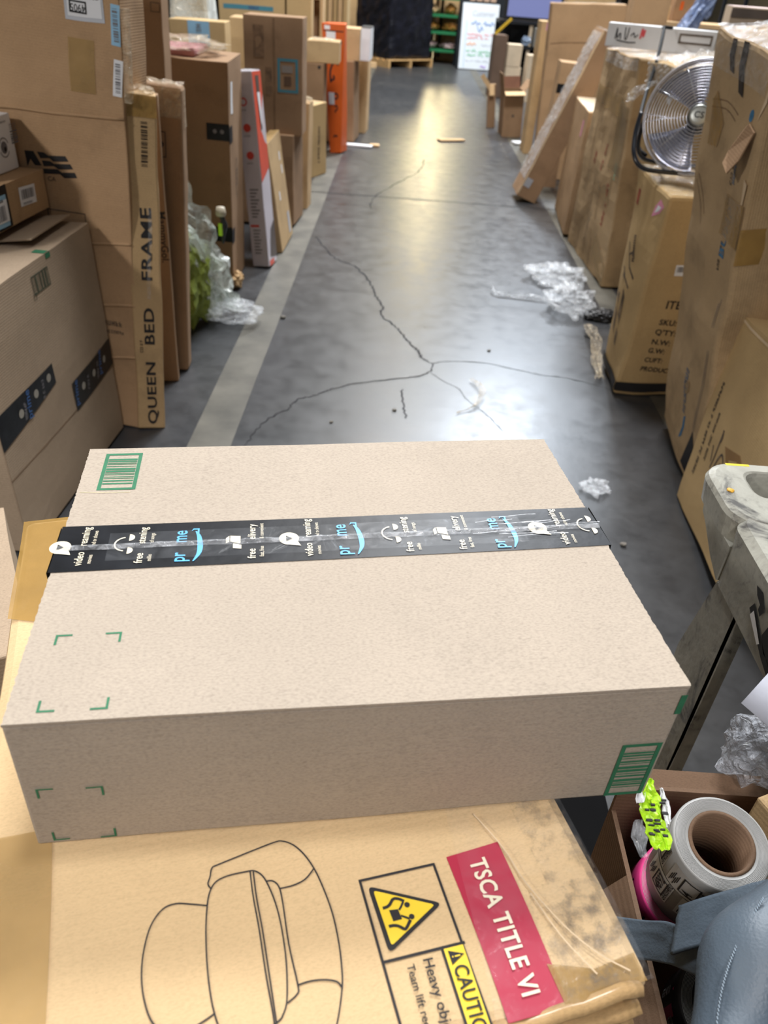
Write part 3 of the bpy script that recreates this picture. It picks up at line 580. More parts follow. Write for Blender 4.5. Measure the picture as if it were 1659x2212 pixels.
# plastic bag heap with a lime lining against the brown carton
hp = empty('plastic_bag', (-.88, 3.62, 0)); tag(hp, 'crumpled clear plastic bag with lime green cloth inside, on the floor at left', 'bag')
o = wavy('clear_film', [(-.06, -.27, .84, .02, 1, .1, 0), (-.05, -.22, .66, .06, 1, .2, 0), (-.03, -.12, .50, .11, 1, .3, 0), (-.05, -.02, .30, .12, 1, .3, .1), (-.04, .06, .14, .14, 1, .2, .1), (.03, .14, .03, .12, 1, .2, .0)], FILMW, hp, 3, .06)
wavy('clear_film', [(-.10, -.20, .56, .05, .3, 1, 0), (-.02, -.05, .36, .13, .4, 1, 0), (.03, .06, .20, .14, .4, 1, 0), (.05, .10, .04, .12, .4, 1, 0)], FILMW, hp, 6, .05)
o = crumple('clear_film', FILM, hp, (.16, .10, .05), 5, .28, 1.3, 5); o.location = (.10, .06, 0)
o = crumple('lime_cloth', plain('lime cloth', (136, 150, 62), .9, var=.2, bump=.4), hp, (.10, .20, .22), 7, .25, 1.6); o.location = (-.08, -.02, .0)
# small dark handled tool against the carton
t_ = empty('hand_tool', (-.835, 3.80, .40)); tag(t_, 'small black and lime hand tool wedged beside the plastic bag', 'tool')
bm = bmesh.new(); tube(bm, smoothpath([(0, 0, .09), (.012, 0, .05), (.008, 0, .0), (.004, 0, -.05)], 5), [.012, .013, .013, .012, .012, .016, .018, .018, .016, .014, .012, .010, .009, .008, .006, .005], 10); frombm('handle', bm, BLACK, t_, True)
bm = bmesh.new(); bx(bm, (-.012, -.02, -.01), (.008, -.008, .05), .004); frombm('grip', bm, LIME, t_, True)
bm = bmesh.new(); lathe(bm, [(0.001, .08), (.022, .08), (.026, .095), (.02, .12), (.001, .122)], 16, closed=False); frombm('cap', bm, plain('pale plastic', (180, 170, 150), .5), t_, True)
L7 = Carton('carton', 'big brown carton with two short black tape strips at left of the aisle', 'box', (-1.167, 4.337, 0, .921, 1.331, 1.94, .6, .406, 1.089), K_BRN, bulge=(.003, .003, .003), seed=17)
for v in (.787, .296):
    L7.rect('black_tape', 'front', .545, v, .112, .076, TAPEK, 0, lift=.0015); L7.rect('black_tape', 'right', .035, v-.012, .07, .076, TAPEK, 0, lift=.0015)
L7.shape('tape_print', 'front', [circ(.53, .79, .010), circ(.565, .79, .010)], GREYP, lift=.0024)
lb = L7.rect('label', 'right', .08, .93, .05, .14, WHITE, -4); L7.line('oval_print', 'right', [circ(.16, .55, .035, sv=2.6)+[(.195, .55)]], .005, INKF, smooth=0); scrawl(L7, 'right', .175, .51, .03, 4, INKF, 90, 3)
o = crumple('torn_corner', K_FARP, L7.o, (.03, .05, .045), 4, .3); o.location = (.315, -.17, .0)
# lilac bundle in clear film on top of it
lb_ = empty('wrapped_bundle', (-1.18, 4.32, 1.094)); tag(lb_, 'flat pink bundle in clear film on the big brown carton at left', 'bundle')
bm = bmesh.new(); bx(bm, (-.28, -.15, 0), (.18, .17, .035), .012); frombm('pink_cloth', bm, plain('dusty pink cloth', (186, 132, 136), .85, bump=.3), lb_)
o = crumple('clear_film', WRAPG, lb_, (.30, .20, .035), 11, .3, 3.0); o.location = (.0, 0, 0)
L8 = Carton('white_and_red_box', 'tall narrow white and red product box leaning by the left stripe', 'box', (-.761, 4.613, 0, -2.489, -5.079, -7.079, .099, .166, 1.002), plain('satin white print', (206, 200, 208), .35, var=.03), seed=18)
REDP = plain('orange red print', (222, 88, 66), .35)
for v, u in ((.86, .040), (.735, .045), (.60, .050)): L8.line('round_mark', 'front', [circ(u, v, .017)+[(u+.017, v)]], .007, plain('red print', (206, 66, 56), .4), smooth=0); scrawl(L8, 'front', u-.022, v-.043, .007, 7, GREYP, 0, int(v*50))
L8.shape('round_mark', 'front', [circ(.045, .735, .015), circ(.050, .60, .015)], plain('red print', (206, 66, 56), .4))
L8.shape('text_block', 'front', [r4(.025, .42-.018*k, .075-.01*(k % 3), .428-.018*k) for k in range(9)]+[r4(.022, .20-.018*k, .065-.006*(k % 3), .207-.018*k) for k in range(8)], GREYP); L8.shape('red_bar', 'front', [r4(.01, .222, .06, .235)], plain('red print', (206, 66, 56), .4))
L8.shape('red_panel', 'right', [[(.002, .46), (.164, .52), (.164, .999), (.002, .999)]], REDP); L8.shape('picture', 'right', [[(.05, .98), (.12, .98), (.095, .72), (.075, .72)]], plain('dark picture', (92, 80, 76), .4), lift=.002); L8.shape('picture', 'right', [[(.06, .90), (.11, .90), (.098, .76), (.085, .74)]], WHITEB, lift=.0028); L8.shape('picture', 'right', [[(.05, .05), (.164, .03), (.164, .24), (.09, .20)]], plain('dark picture', (92, 80, 76), .4), lift=.002); L8.shape('red_panel', 'right', [r4(.02, .0, .10, .03)], REDP, lift=.002)
L8.rect('clear_tape', 'top', .05, .083, .099, .166, WRAPS, 0, lift=.003, wav=.008, n=(10, 12))
L9 = Carton('carton', 'slim tan carton leaning beside the white and red box', 'box', (-.712, 5.036, 0, 1.37, -7.261, -2.07, .06, .399, .627), K_TAN, seed=19)
for u, v in ((.30, .50), (.32, .42), (.15, .30)): L9.rect('label', 'right', u, v, .025, .05, WHITE, 0)
L9.rect('label', 'right', .32, .10, .06, .13, plain('pale sticker', (176, 178, 184), .5), 0); L9.rect('clear_tape', 'top', .03, .2, .06, .38, TAPET, 0, lift=.002)
L11 = Carton('carton', 'brown carton under the tall carton with the teal square label', 'box', (-.932, 5.601, 0, -2.5, -.578, -3.412, .5, .364, .556), K_BRN, seed=20)
L10 = Carton('carton', 'tall brown carton with a teal square label, standing on another carton', 'box', (-.826, 5.604, .563, -.794, .115, 1.077, .36, .28, .65), K_BRN, bulge=(.002, .002, .003), seed=21)
TEAL = plain('teal print', (70, 132, 148), .6)
L10.shape('teal_frame', 'front', frame(.205, .247, .333, .434, .016), TEAL); L10.shape('panel', 'front', [r4(.232, .355, .300, .395)], plain('greyed board', (140, 132, 124), .8)); L10.shape('panel', 'front', [r4(.245, .285, .290, .335)], plain('dark brown print', (96, 72, 54), .8))
L10.rect('tape', 'front', .185, .32, .012, .64, CREASE, 0); L10.shape('faded_print', 'front', [r4(.06, .43, .125, .60), r4(.13, .23, .17, .38)], plain('faded brown print', (128, 100, 74), .85, var=.25, scale=30))
L10.rect('clear_tape', 'right', .14, .42, .06, .40, WRAPG, 0, lift=.003, wav=.006, n=(6, 20))
L11b = Carton('panel_carton', 'thin upright carton edge just past the stacked pair at left', 'box', (-.70, 6.02, 0, 0, 1, -4, .09, .16, .70), K_FARP, seed=22); o = crumple('tape_cap', WRAPG, L11b.o, (.05, .09, .02), 3, .4); o.location = (0, 0, .69)
L12 = Carton('carton', 'short yellowish carton with sideways lettering at the left stripe', 'box', (-.75, 7.082, 0, .271, -1.717, 63.981, .244, .141, .55), K_YEL, seed=23); scrawl(L12, 'front', .135, .10, .028, 15, INKF, 90, 8); L12.rect('clear_tape', 'top', .12, .07, .20, .05, CLEAR, 0)
L13 = Carton('carton', 'brown carton beneath the small box, before the orange box', 'box', (-.903, 7.7, 0, 0, 0, 0, .4, .3, .792), K_BRN, seed=24); L13.shape('hand_hole', 'front', [circ(.36, .765, .014)], INK)
L13b = Carton('carton', 'small tan carton on top of a brown one, before the orange box', 'box', (-.719, 7.716, .793, 0, 0, 1.747, .276, .28, .163), K_TAN, seed=25); L13b.rect('clear_tape', 'top', .12, .14, .18, .20, WRAPG, 0, lift=.004, wav=.02, n=(10, 10))
PU = Carton('purple_box', 'thin purple and white box edge beside the orange box', 'box', (-.785, 7.96, 0, 0, -1, -4, .075, .10, .80), plain('purple print', (118, 100, 176), .5), seed=26); PU.shape('white_panel', 'front', [r4(.0, .02, .03, .79)], WHITEB)
ORG = plain('orange print', (214, 96, 34), .4, var=.05)
L14 = Carton('orange_box', 'tall orange product box with dark markings at the left stripe', 'box', (-.617, 8.131, 0, 1.508, -1.999, -7.22, .171, .154, 1.06), ORG, {'001': (-.026, -.006, .003), '101': (.017, .003, -.004), '000': (.033, .006, -.004), '100': (-.031, -.005, .005)}, seed=27)
L14.shape('label', 'front', [r4(.03, .92, .10, 1.0), r4(.02, 1.015, .06, 1.045)], WHITEB); L14.shape('dark_band', 'front', [r4(.01, 1.0, .16, 1.008), r4(.10, .905, .15, .935)], INK)
L14.line('brand_mark', 'front', [[(.055, .60), (.05, .68), (.075, .75), (.115, .77), (.12, .74)], [(.06, .62), (.085, .63), (.08, .66)]], .016, INK); L14.line('brand_mark', 'front', [circ(.10, .49, .022)+[(.122, .49)], [(.085, .40), (.11, .41), (.115, .38), (.095, .37), (.09, .35)], [(.06, .14), (.08, .16), (.10, .15), (.115, .16)]], .013, INK); L14.rect('paper_tag', 'front', .055, .47, .06, .10, WHITE, 0, lift=.004)
L15 = Carton('carton', 'brown carton behind the orange box at the far end of the left row', 'box', (-.672, 8.829, 0, .072, -2.127, -3.695, .4, .437, .719), K_BRN, seed=28)
L15b = Carton('carton', 'tan carton stacked on the last brown carton of the left row', 'box', (-.56, 8.86, .728, 0, 0, -3, .20, .30, .27), K_FARP, seed=29)
L15c = Carton('white_box', 'white box with a dark lid at the far end of the left row', 'box', (-.41, 8.92, .728, 0, 0, -3, .095, .30, .28), WHITEB, seed=30); L15c.rect('dark_lid', 'top', .047, .15, .10, .31, BLACK, 0, lift=.004)
L15d = Carton('carton', 'tan carton end beyond the white box at the left row end', 'box', (-.50, 9.42, 0, 0, 0, -3, .22, .30, .70), K_FARP, seed=31)
# far left clutter behind the front row
a1 = Carton('wrapped_bale', 'white bundle in milky film at the top left behind the tall brown carton', 'bundle', (-1.50, 6.32, 0, 0, 0, 2, .26, .30, 1.32), plain('white wadding', (214, 220, 216), .8, bump=.3), wob=.02, bev=.03, seed=32); a1.rect('film', 'front', .13, 1.2, .25, .24, WRAPG, 0, lift=.008, wav=.02, n=(10, 10))
b1 = Carton('carton', 'yellowish carton with a pale blue label, behind the big brown carton', 'box', (-1.38, 5.98, 0, 0, 0, 2, .36, .22, 1.14), K_YEL, seed=33); lb = b1.rect('label', 'front', .19, 1.07, .14, .135, BLUEW, 0); scrawl(b1, 'front', .205, 1.015, .03, 5, GREYP, 90, 2, .003, lb)
c1 = Carton('carton', 'small tan carton beside the blue labelled carton, on the left', 'box', (-1.195, 6.62, 0, 0, 0, 3, .19, .30, 1.14), K_TAN, seed=34)
f1 = Carton('carton', 'wide yellowish carton with a teal strip at top left background', 'box', (-1.41, 8.25, 0, 0, 0, 3, .58, .3, 1.32), K_YEL, seed=35); f1.rect('teal_strip', 'front', .26, 1.13, .44, .035, TEAL, 0); scrawl(f1, 'front', .25, 1.12, .022, 7, plain('navy print', (60, 70, 120), .6), 0, 4, .002)
g1 = Carton('carton', 'plain brown carton standing behind the teal labelled carton', 'box', (-.995, 8.3, 0, 0, 0, 3, .22, .35, 1.34), K_YEL, seed=36)
h1 = empty('open_carton', (-.945, 9.25, 0)); tag(h1, 'tall carton with an open dark front, behind the small stacked cartons', 'box')
bm = bmesh.new(); bx(bm, (-.07, -.02, 0), (-.045, .22, 1.33)); bx(bm, (.035, -.02, 0), (.065, .22, 1.33)); bx(bm, (-.045, -.02, 1.19), (.035, .22, 1.22)); frombm('frame_edge', bm, K_FARP, h1)
bm = bmesh.new(); bx(bm, (-.045, .10, 0), (.035, .14, 1.19)); frombm('inner_panel', bm, K_BRN, h1)
i1 = empty('board_stack', (-.83, 10.1, 0)); tag(i1, 'stack of upright yellowish boards beyond the orange box', 'boards')
for k in range(5):
    bm = bmesh.new(); bx(bm, (-.13+k*.055, -.02*(k % 2), 0), (-.085+k*.055, .5, 1.36+.03*(k % 3)), .004); frombm('board', bm, K_FARP if k % 2 else K_YEL, i1)
# ------------------------------------------------------------------ right side, near to far
R2_ = Carton('carton', 'yellowish carton with two slanted lines of black print, right of the aisle', 'box', (1.161, 2.002, 0, -3.646, 1.805, -4.561, .2, .7, .675), K_YEL, bulge=(.006, .003, 0), wob=.005, bev=.006, seed=40)
scrawl(R2_, 'left', .092, .135, .018, 27, INK, 91, 11); scrawl(R2_, 'left', .142, .215, .016, 15, INK, 89, 12)
R2_.line('plant_drawing', 'left', [[(.20, .22), (.215, .28), (.225, .36)], [(.225, .22), (.25, .28), (.275, .30), (.31, .27), (.325, .24)], [(.19, .24), (.175, .29)], [(.245, .22), (.275, .27), (.30, .25)], [(.22, .36), (.23, .34), (.225, .32)]], .008, INKF)
R2_.shape('stain', 'left', [[(.27, .33), (.40, .36), (.70, .20), (.70, .05), (.45, .18)]], plain('amber stain', (160, 120, 72), .6, alpha=.6)); R2_.line('crease', 'left', [[(.02, .668), (.20, .66), (.50, .664), (.69, .662)]], .008, CREASEL, smooth=3)
R2b = Carton('carton', 'tan carton corner at the right edge behind the yellowish carton', 'box', (1.62, 2.02, 0, 0, 0, -14, .36, .34, .80), K_FARP, seed=41)
R3_ = Carton('carton', 'very tall worn carton with blue slanted print, right edge of the aisle', 'box', (1.355, 2.647, 0, 4.689, -9.191, -.316, .4, .497, 1.396), K_OLD, {'011': (-.004, .001, .001), '010': (.011, -.004, 0), '000': (-.017, .007, .001)}, bulge=(.006, .006, .006), wob=.012, bev=.014, seed=42, n=14)
R3_.text('print', 'left', 'BUMP', .405, .835, .048, INKB, 90, bold=.03, sx=.92); FBI = plain('faded blue ink', (110, 124, 140), .8)
for a in ((.375, .79, .018, 8, INKF, 1), (.36, .90, .016, 10, INKF, 2), (.300, .20, .030, 9, FBI, 3), (.385, 1.05, .020, 9, FBI, 4), (.40, 1.13, .014, 7, FBI, 5), (.36, 1.05, .016, 8, INKF, 6)): scrawl(R3_, 'left', *a[:5], 90, a[5])
R3_.shape('blue_mark', 'left', [[(.300, .10), (.322, .12), (.326, .16), (.318, .205), (.300, .19), (.308, .15)]], INKB); R3_.shape('blue_mark', 'left', [circ(.40, 1.245, .016, n=8)], INKB)
R3_.shape('black_tape', 'left', [[(.365, .04), (.425, .03), (.475, .17), (.43, .21)]], INK, lift=.002)
for u0, u1, v0, v1 in ((.168, .205, 1.31, 1.398), (.262, .302, 1.27, 1.398)): R3_.shape('black_tape', 'left', [[(u0, v1), (u1, v1), (u1-.01, (v0+v1)/2), (u1+.01, v0), (u0+.012, v0+.005), (u0-.012, (v0+v1)/2)]], TAPEK, lift=.003)
R3_.quad('amber_tape', 'left', [(.33, .90), (.50, .90), (.50, 1.03), (.335, 1.02)], TAPEY, lift=.004); R3_.shape('amber_tape', 'left', [[(.10, 1.10), (.19, 1.11), (.21, 1.18), (.12, 1.25), (.09, 1.22)]], TAPEY, lift=.003); R3_.shape('amber_tape', 'left', [[(.285, .29), (.325, .32), (.32, .36), (.29, .34)]], TAPEY, lift=.003); R3_.shape('amber_tape', 'front', [[(0, .85), (.30, .86), (.30, .96), (0, .96)]], TAPEY, lift=.004)
R3_.line('crease', 'left', [[(.43, .08), (.44, .40), (.445, .72)], [(.415, .08), (.425, .40), (.432, .70)]], .004, plain('blue grey crease', (126, 116, 106), .8), smooth=3); R3_.line('crease', 'left', [[(.08, 1.22), (.20, 1.235), (.30, 1.225)], [(.08, 1.20), (.20, 1.215), (.29, 1.205)], [(.07, 1.0), (.12, .96), (.17, .90)], [(.05, .97), (.11, .92), (.16, .86)]], .003, CREASE, smooth=3)
bm = bmesh.new()   # torn flap of board standing off the face
pts = [(.385, 1.215, .004), (.425, 1.23, .012), (.47, 1.215, .010), (.475, 1.15, .035), (.452, 1.115, .050), (.40, 1.128, .048), (.372, 1.15, .030)]
top = [bm.verts.new(R3_.P('left', u, v, l)) for u, v, l in pts]; low = [bm.verts.new(R3_.P('left', u, v, l-.004)) for u, v, l in pts]
bm.faces.new(top); bm.faces.new(low[::-1])
for i in range(len(pts)): bm.faces.new((top[i], low[i], low[(i+1) % len(pts)], top[(i+1) % len(pts)]))
frombm('torn_flap', bm, K_BRN, R3_.o)
R3_.shape('torn_patch', 'left', [[(.465, .96), (.49, .97), (.485, 1.02), (.492, 1.09), (.468, 1.10), (.475, 1.04)], [(.452, 1.24), (.49, 1.30), (.488, 1.36), (.47, 1.30)]], CREASEL, lift=.003)
R3_.rect('clear_tape', 'top', .2, .248, .4, .497, WRAPS, 0, lift=.004, wav=.02, n=(18, 20)); R3_.rect('clear_tape', 'left', .25, 1.35, .44, .09, CLEAR, 0, lift=.005, wav=.006, n=(20, 6))
R4_ = Carton('carton', 'bulging carton with item and weight print, under the fan', 'box', (1.234, 3.335, 0, 2.626, -1.112, 4.659, .42, .338, .871), K_YEL, {'011': (-.007, .006, .014), '001': (.005, -.005, -.012), '010': (.030, -.020, 0), '000': (-.006, .013, .004)}, bulge=(.022, .012, .004), wob=.010, bev=.014, seed=43, n=12)
for i, (t, v, sz) in enumerate((('ITEM', .425, .034), ('SKU:', .352, .026), ("Q'TY:", .305, .026), ('N.W:', .255, .026), ('G.W:', .212, .024), ('CUFT:', .168, .022), ('PRODUCT', .125, .022))): R4_.text('print', 'front', t, .106-.004*i, v, sz, INK, -2, bold=.025, sx=.95)
R4_.text('print', 'left', 'T', .11, .585, .070, INKF, -60); scrawl(R4_, 'left', .135, .66, .026, 8, INKF, -72, 4); R4_.shape('smeared_print', 'left', [[(.07, .36), (.11, .33), (.14, .47), (.11, .50)], [(.15, .30), (.19, .27), (.20, .40), (.17, .43)], [(.08, .22), (.12, .20), (.13, .30), (.09, .32)], [(.16, .18), (.19, .17), (.20, .24), (.17, .25)]], plain('smeared ink', (132, 112, 86), .8, var=.35, scale=30))
R4_.line('smeared_print', 'left', [[(.09, .50), (.15, .47), (.22, .45)], [(.09, .60), (.17, .52), (.24, .50)]], .010, INKF, smooth=0)
lb = R4_.shape('pink_label', 'left', [[(.235, .755), (.29, .785), (.315, .82), (.27, .835), (.24, .80)]], plain('pink label', (226, 150, 178), .5)); R4_.shape('pink_label', 'left', [[(.25, .775), (.28, .79), (.295, .81), (.262, .81)]], WHITE, lift=.002, parent=lb); R4_.shape('red_print', 'left', [r4(.04, .74, .07, .80)], INKR)
sticker(R4_, 'front', .135, .587, .055, .05, 4, seed=4)
R4_.rect('black_strap', 'front', .21, .045, .43, .045, INK, 0, lift=.006); R4_.rect('black_strap', 'left', .165, .045, .34, .045, INK, 0, lift=.006)
R4_.rect('clear_tape', 'top', .21, .17, .42, .338, WRAPG, 0, lift=.003, wav=.008, n=(16, 14))
# loose strap end beside it
sp = wavy('strap_scrap', [(1.04, 3.92, .03, .02, 1, .3, .3), (1.03, 3.70, .07, .03, .6, .3, 1), (1.01, 3.50, .04, .025, 1, .2, .5), (.985, 3.28, .02, .02, 1, .2, .2)], WRAPG, None, 3, .02); tag(sp, 'shiny shred of wrap along the foot of the bulging carton', 'wrap')
R6_ = Carton('carton', 'tall worn carton with faint red print, white box lying on it', 'box', (1.492, 5.129, 0, -.523, -2.203, 1.562, .45, 1.002, 1.182), K_OLD, {'011': (.022, -.006, -.005), '001': (-.035, .010, .006), '010': (-.029, .008, .003), '000': (-.011, .003, 0)}, bulge=(.012, .006, .004), wob=.012, bev=.010, seed=44, n=14)
scrawl(R6_, 'left', .80, .30, .04, 9, INKR, 84, 1); scrawl(R6_, 'left', .60, .58, .04, 5, INKR, 80, 2); scrawl(R6_, 'left', .40, .58, .05, 2, INKR, 80, 3); R6_.shape('mint_label', 'left', [r4(.875, .575, .905, .665)], plain('mint label', (150, 196, 160), .5))
R6_.quad('amber_tape', 'left', [(.02, .90), (.80, .88), (.80, .98), (.02, 1.0)], TAPET, lift=.003); R6_.shape('amber_tape', 'left', [[(.45, .20), (.95, .0), (1.0, .0), (1.0, .12), (.52, .32)], [(.55, .48), (.85, .42), (.88, .58), (.60, .62)]], TAPET, lift=.003); R6_.quad('amber_tape', 'left', [(.72, .62), (.98, .60), (.98, .95), (.75, .98)], plain('olive tape', (150, 128, 84), .3, alpha=.5), lift=.004)
for u in (.25, .45, .62): R6_.line('crease', 'left', [[(u, .02), (u+.01, .5), (u-.01, 1.15)]], .006, CREASE, smooth=3)
R6_.rect('clear_tape', 'top', .225, .5, .45, 1.0, WRAPS, 0, lift=.004, wav=.01, n=(16, 24)); R6_.rect('clear_tape', 'left', .55, 1.15, .9, .06, WRAPS, 0, lift=.004, wav=.008, n=(24, 6))
R6b_ = Carton('carton', 'shorter carton tucked beyond the tall worn carton, cream top', 'box', (1.39, 6.12, 0, -1, .979, -4.874, .3, .89, .787), K_WARM, bulge=(.004, 0, 0), seed=45); R6b_.rect('pale_flap', 'top', .15, .5, .29, .9, plain('cream flap', (226, 206, 176), .7), 0, lift=.002); R6b_.shape('pink_label', 'left', [r4(.70, .62, .76, .72)], plain('pink label', (226, 150, 178), .5))
R6c_ = Carton('carton', 'carton with shiny film top standing directly behind the fan', 'box', (1.66, 4.16, 0, 0, -8.434, 5.659, .5, .70, 1.215), K_YEL, wob=.01, bev=.01, seed=46, n=12); sticker(R6c_, 'left', .32, 1.10, .05, .07, -4, seed=6)
R6c_.rect('shiny_film', 'top', .25, .35, .5, .7, WRAPS, 0, lift=.008, wav=.05, n=(24, 30)); R6c_.rect('shiny_film', 'left', .36, 1.17, .70, .10, WRAPS, 0, lift=.004, wav=.02, n=(24, 8)); R6c_.line('crease', 'left', [[(.08, .4), (.09, .8), (.08, 1.2)], [(.5, .4), (.52, .8), (.5, 1.2)]], .006, CREASE)
R7_ = Carton('white_box', 'long white box with handwriting lying across the tall cartons on the right', 'box', (1.447, 5.237, 1.206, 0, 0, -18.0, .6, .128, .117), plain('white coated board grey', (206, 206, 206), .5, var=.04), seed=47)
R7_.line('handwriting', 'front', [[(.05, .04), (.055, .095), (.06, .045), (.075, .07), (.08, .04)], [(.10, .10), (.105, .045), (.115, .05), (.12, .10)], [(.06, .035), (.12, .028), (.17, .03)], [(.135, .06), (.15, .075), (.16, .055), (.175, .07)]], .006, INK); R7_.line('handwriting', 'front', [[(.19, .05), (.195, .10), (.205, .06), (.21, .095)]], .010, plain('red marker', (206, 70, 76), .6)); lb = R7_.shape('brown_frame', 'front', frame(.40, .045, .58, .095, .010), INKF)
R8_ = Carton('flat_carton', 'long flat carton leaning to the right, edge wrapped in shiny film', 'box', (1.04, 6.781, 0, .779, 20.8, .828, .167, .302, 1.251), K_BRN, wob=.004, seed=48); R8_.rect('label', 'front', .04, .12, .055, .07, plain('pale sticker', (176, 178, 184), .5), -4)
R8_.rect('shiny_film', 'left', .15, .68, .302, 1.1, WRAPS, 0, lift=.004, wav=.02, n=(12, 40)); R8_.rect('shiny_film', 'top', .083, .15, .167, .302, WRAPS, 0, lift=.004, wav=.02, n=(8, 10)); R8_.line('pale_edge', 'front', [[(.004, .02), (.004, .6), (.004, 1.24)]], .012, CREASEL)
R9_ = Carton('carton', 'tall wide brown carton behind the leaning flat carton', 'box', (1.644, 8.289, 0, -.011, -2.773, -1.723, .656, .201, 1.336), K_WARM, bulge=(.003, .005, .004), wob=.006, bev=.01, seed=49); R9_.rect('clear_tape', 'top', .33, .1, .60, .19, CLEAR, 0, lift=.003, wav=.01, n=(20, 8)); R9_.shape('stain', 'front', [[(.07, .35), (.28, .35), (.28, .80), (.10, .70)]], plain('damp stain', (140, 104, 66), .8, alpha=.7)); R9_.line('crease', 'front', [[(.02, 1.03), (.32, 1.04), (.63, 1.03)]], .006, CREASE)
R9b_ = Carton('carton', 'slim upright carton with a pink sticker beside the wide brown carton', 'box', (1.317, 8.936, 0, .084, -.355, -.478, .084, .3, 1.172), K_TAN, seed=50); R9b_.shape('pink_sticker', 'front', [r4(.05, 1.10, .08, 1.165)], plain('pink sticker', (214, 140, 200), .5))
R9c_ = Carton('carton', 'carton with a black tape band between the wide and the leaning carton', 'box', (1.40, 7.75, 0, 0, 2, -2, .22, .25, .93), K_WARM, seed=51); R9c_.rect('black_tape', 'front', .11, .73, .22, .07, TAPEK, 0)
# film clad frame at the foot of the leaning carton
pf = empty('wrapped_board', (1.235, 7.25, 0)); tag(pf, 'narrow film wrapped board standing behind the foot of the flat carton', 'board')
bm = bmesh.new(); tube(bm, smoothpath([(-.09, 0, .01), (-.03, 0, .30), (.0, 0, .46), (.03, 0, .49), (.16, 0, .48)], 6), .018, 6); frombm('film_edge', bm, WRAPS, pf); bm = bmesh.new(); bx(bm, (-.02, .03, 0), (.15, .06, .46)); frombm('inner_board', bm, K_BRN, pf)
# open box
ob = empty('open_box', (1.245, 9.9, 0), (0, -4, 2.5)); tag(ob, 'small open box with flaps up at the right side of the aisle', 'box')
w_, d_, h_ = .11, .165, .464
bm = bmesh.new(); bx(bm, (-w_, -d_, 0), (w_, -d_+.006, h_)); bx(bm, (-w_, d_-.006, 0), (w_, d_, h_)); bx(bm, (-w_, -d_+.006, 0), (-w_+.006, d_-.006, h_)); bx(bm, (w_-.006, -d_+.006, 0), (w_, d_-.006, h_)); bx(bm, (-w_+.006, -d_+.006, .0), (w_-.006, d_-.006, .006)); frombm('body', bm, K_BRN, ob)
def flap(parent, lo, hi, piv, ax, deg, mat, name='flap'):
    bm = bmesh.new(); bx(bm, lo, hi); M = Matrix.Translation(piv) @ Matrix.Rotation(R(deg), 4, ax)
    for v in bm.verts: v.co = M @ v.co
    return frombm(name, bm, mat, parent)
flap(ob, (-w_, -.005, 0), (w_, 0, .10), (0, -d_, h_), 'X', 105, K_FARP); flap(ob, (-.005, -d_, 0), (0, d_, .17), (-w_, 0, h_), 'Y', -8, K_BRN); flap(ob, (0, -d_, 0), (.005, d_, .12), (w_, 0, h_), 'Y', 40, K_BRN); flap(ob, (-w_, 0, 0), (w_, .005, .12), (0, d_, h_), 'X', -20, K_IN)
bm = bmesh.new(); lathe(bm, [(.0001, 0), (.012, 0), (.016, .006), (.0001, .007)], 12, closed=False); o = frombm('mark', bm, INKF, ob); o.rotation_euler = (R(90), 0, 0); o.location = (.0, -d_-.001, .22); o.scale = (1, 1, .2)
fb = empty('flattened_box', (1.06, 10.32, 0), (0, -6, 0)); tag(fb, 'half collapsed brown carton panel standing left of the open box', 'box')
bm = bmesh.new(); bx(bm, (-.045, -.01, 0), (.05, .04, .46)); frombm('panel', bm, K_BRN, fb); flap(fb, (-.045, 0, 0), (.01, .005, .12), (.02, -.012, .46), 'X', 160, K_FARP); flap(fb, (-.06, -.002, 0), (-.01, .003, .22), (.04, -.012, .40), 'Y', -35, K_FARP)

# ------------------------------------------------------------------ fan on the bulging carton
SIL = plain('bright guard wire', (206, 208, 216), .22, metal=.85, var=.03); FL = Vector((1.117, 3.316, .905)); fan = empty('fan', FL); fan.scale = (.8, .8, .8); tag(fan, 'silver round floor fan with a black tube stand on the bulging carton', 'fan')
cen = Vector((.01, -.02, .255)); ax = Vector((-.36, -.88, .30)).normalized(); Q_ = ax.to_track_quat('Z', 'Y').to_matrix().to_4x4(); MF = Matrix.Translation(cen) @ Q_
for k in range(15):
    rr = .245-k*.0135; zz = .045*math.sin(math.pi*min(1, k/12)*.5)
    bm = bmesh.new(); tube(bm, [MF @ Vector((rr*math.cos(2*math.pi*i/48), rr*math.sin(2*math.pi*i/48), zz)) for i in range(48)], .0026, 5, True); frombm('guard_ring', bm, SIL, fan, True)
for k in range(10):
    an = 2*math.pi*k/10+.2; bm = bmesh.new(); tube(bm, [MF @ Vector((r_*math.cos(an), r_*math.sin(an), z_)) for r_, z_ in ((.248, -.002), (.20, .024), (.14, .038), (.05, .046))], .002, 5); frombm('guard_spoke', bm, SIL, fan, True)
bm = bmesh.new(); lathe(bm, [(.0001, .056), (.030, .056), (.046, .052), (.050, .044), (.0001, .044)], 32, MF, closed=False); hb = frombm('hub_badge', bm, plain('badge silver', (186, 190, 186), .35, metal=.5), fan, True)
bm = bmesh.new(); tube(bm, [MF @ Vector((.047*math.cos(2*math.pi*i/32), .047*math.sin(2*math.pi*i/32), .055)) for i in range(32)], .002, 5, True); frombm('badge_ring', bm, BLACK, hb, True)
me = glyphs('CS', .03, 'CENTER')
for vt in me.vertices: vt.co = MF @ Vector((vt.co.x*.028, vt.co.y*.028-.012, .0575))
link('badge_print', me, BLACK, hb)
bm = bmesh.new(); lathe(bm, [(.250, -.075), (.254, -.075), (.257, 0), (.250, .002)], 64, MF); frombm('rim', bm, plain('rim silver', (206, 206, 214), .3, metal=.6), fan, True)
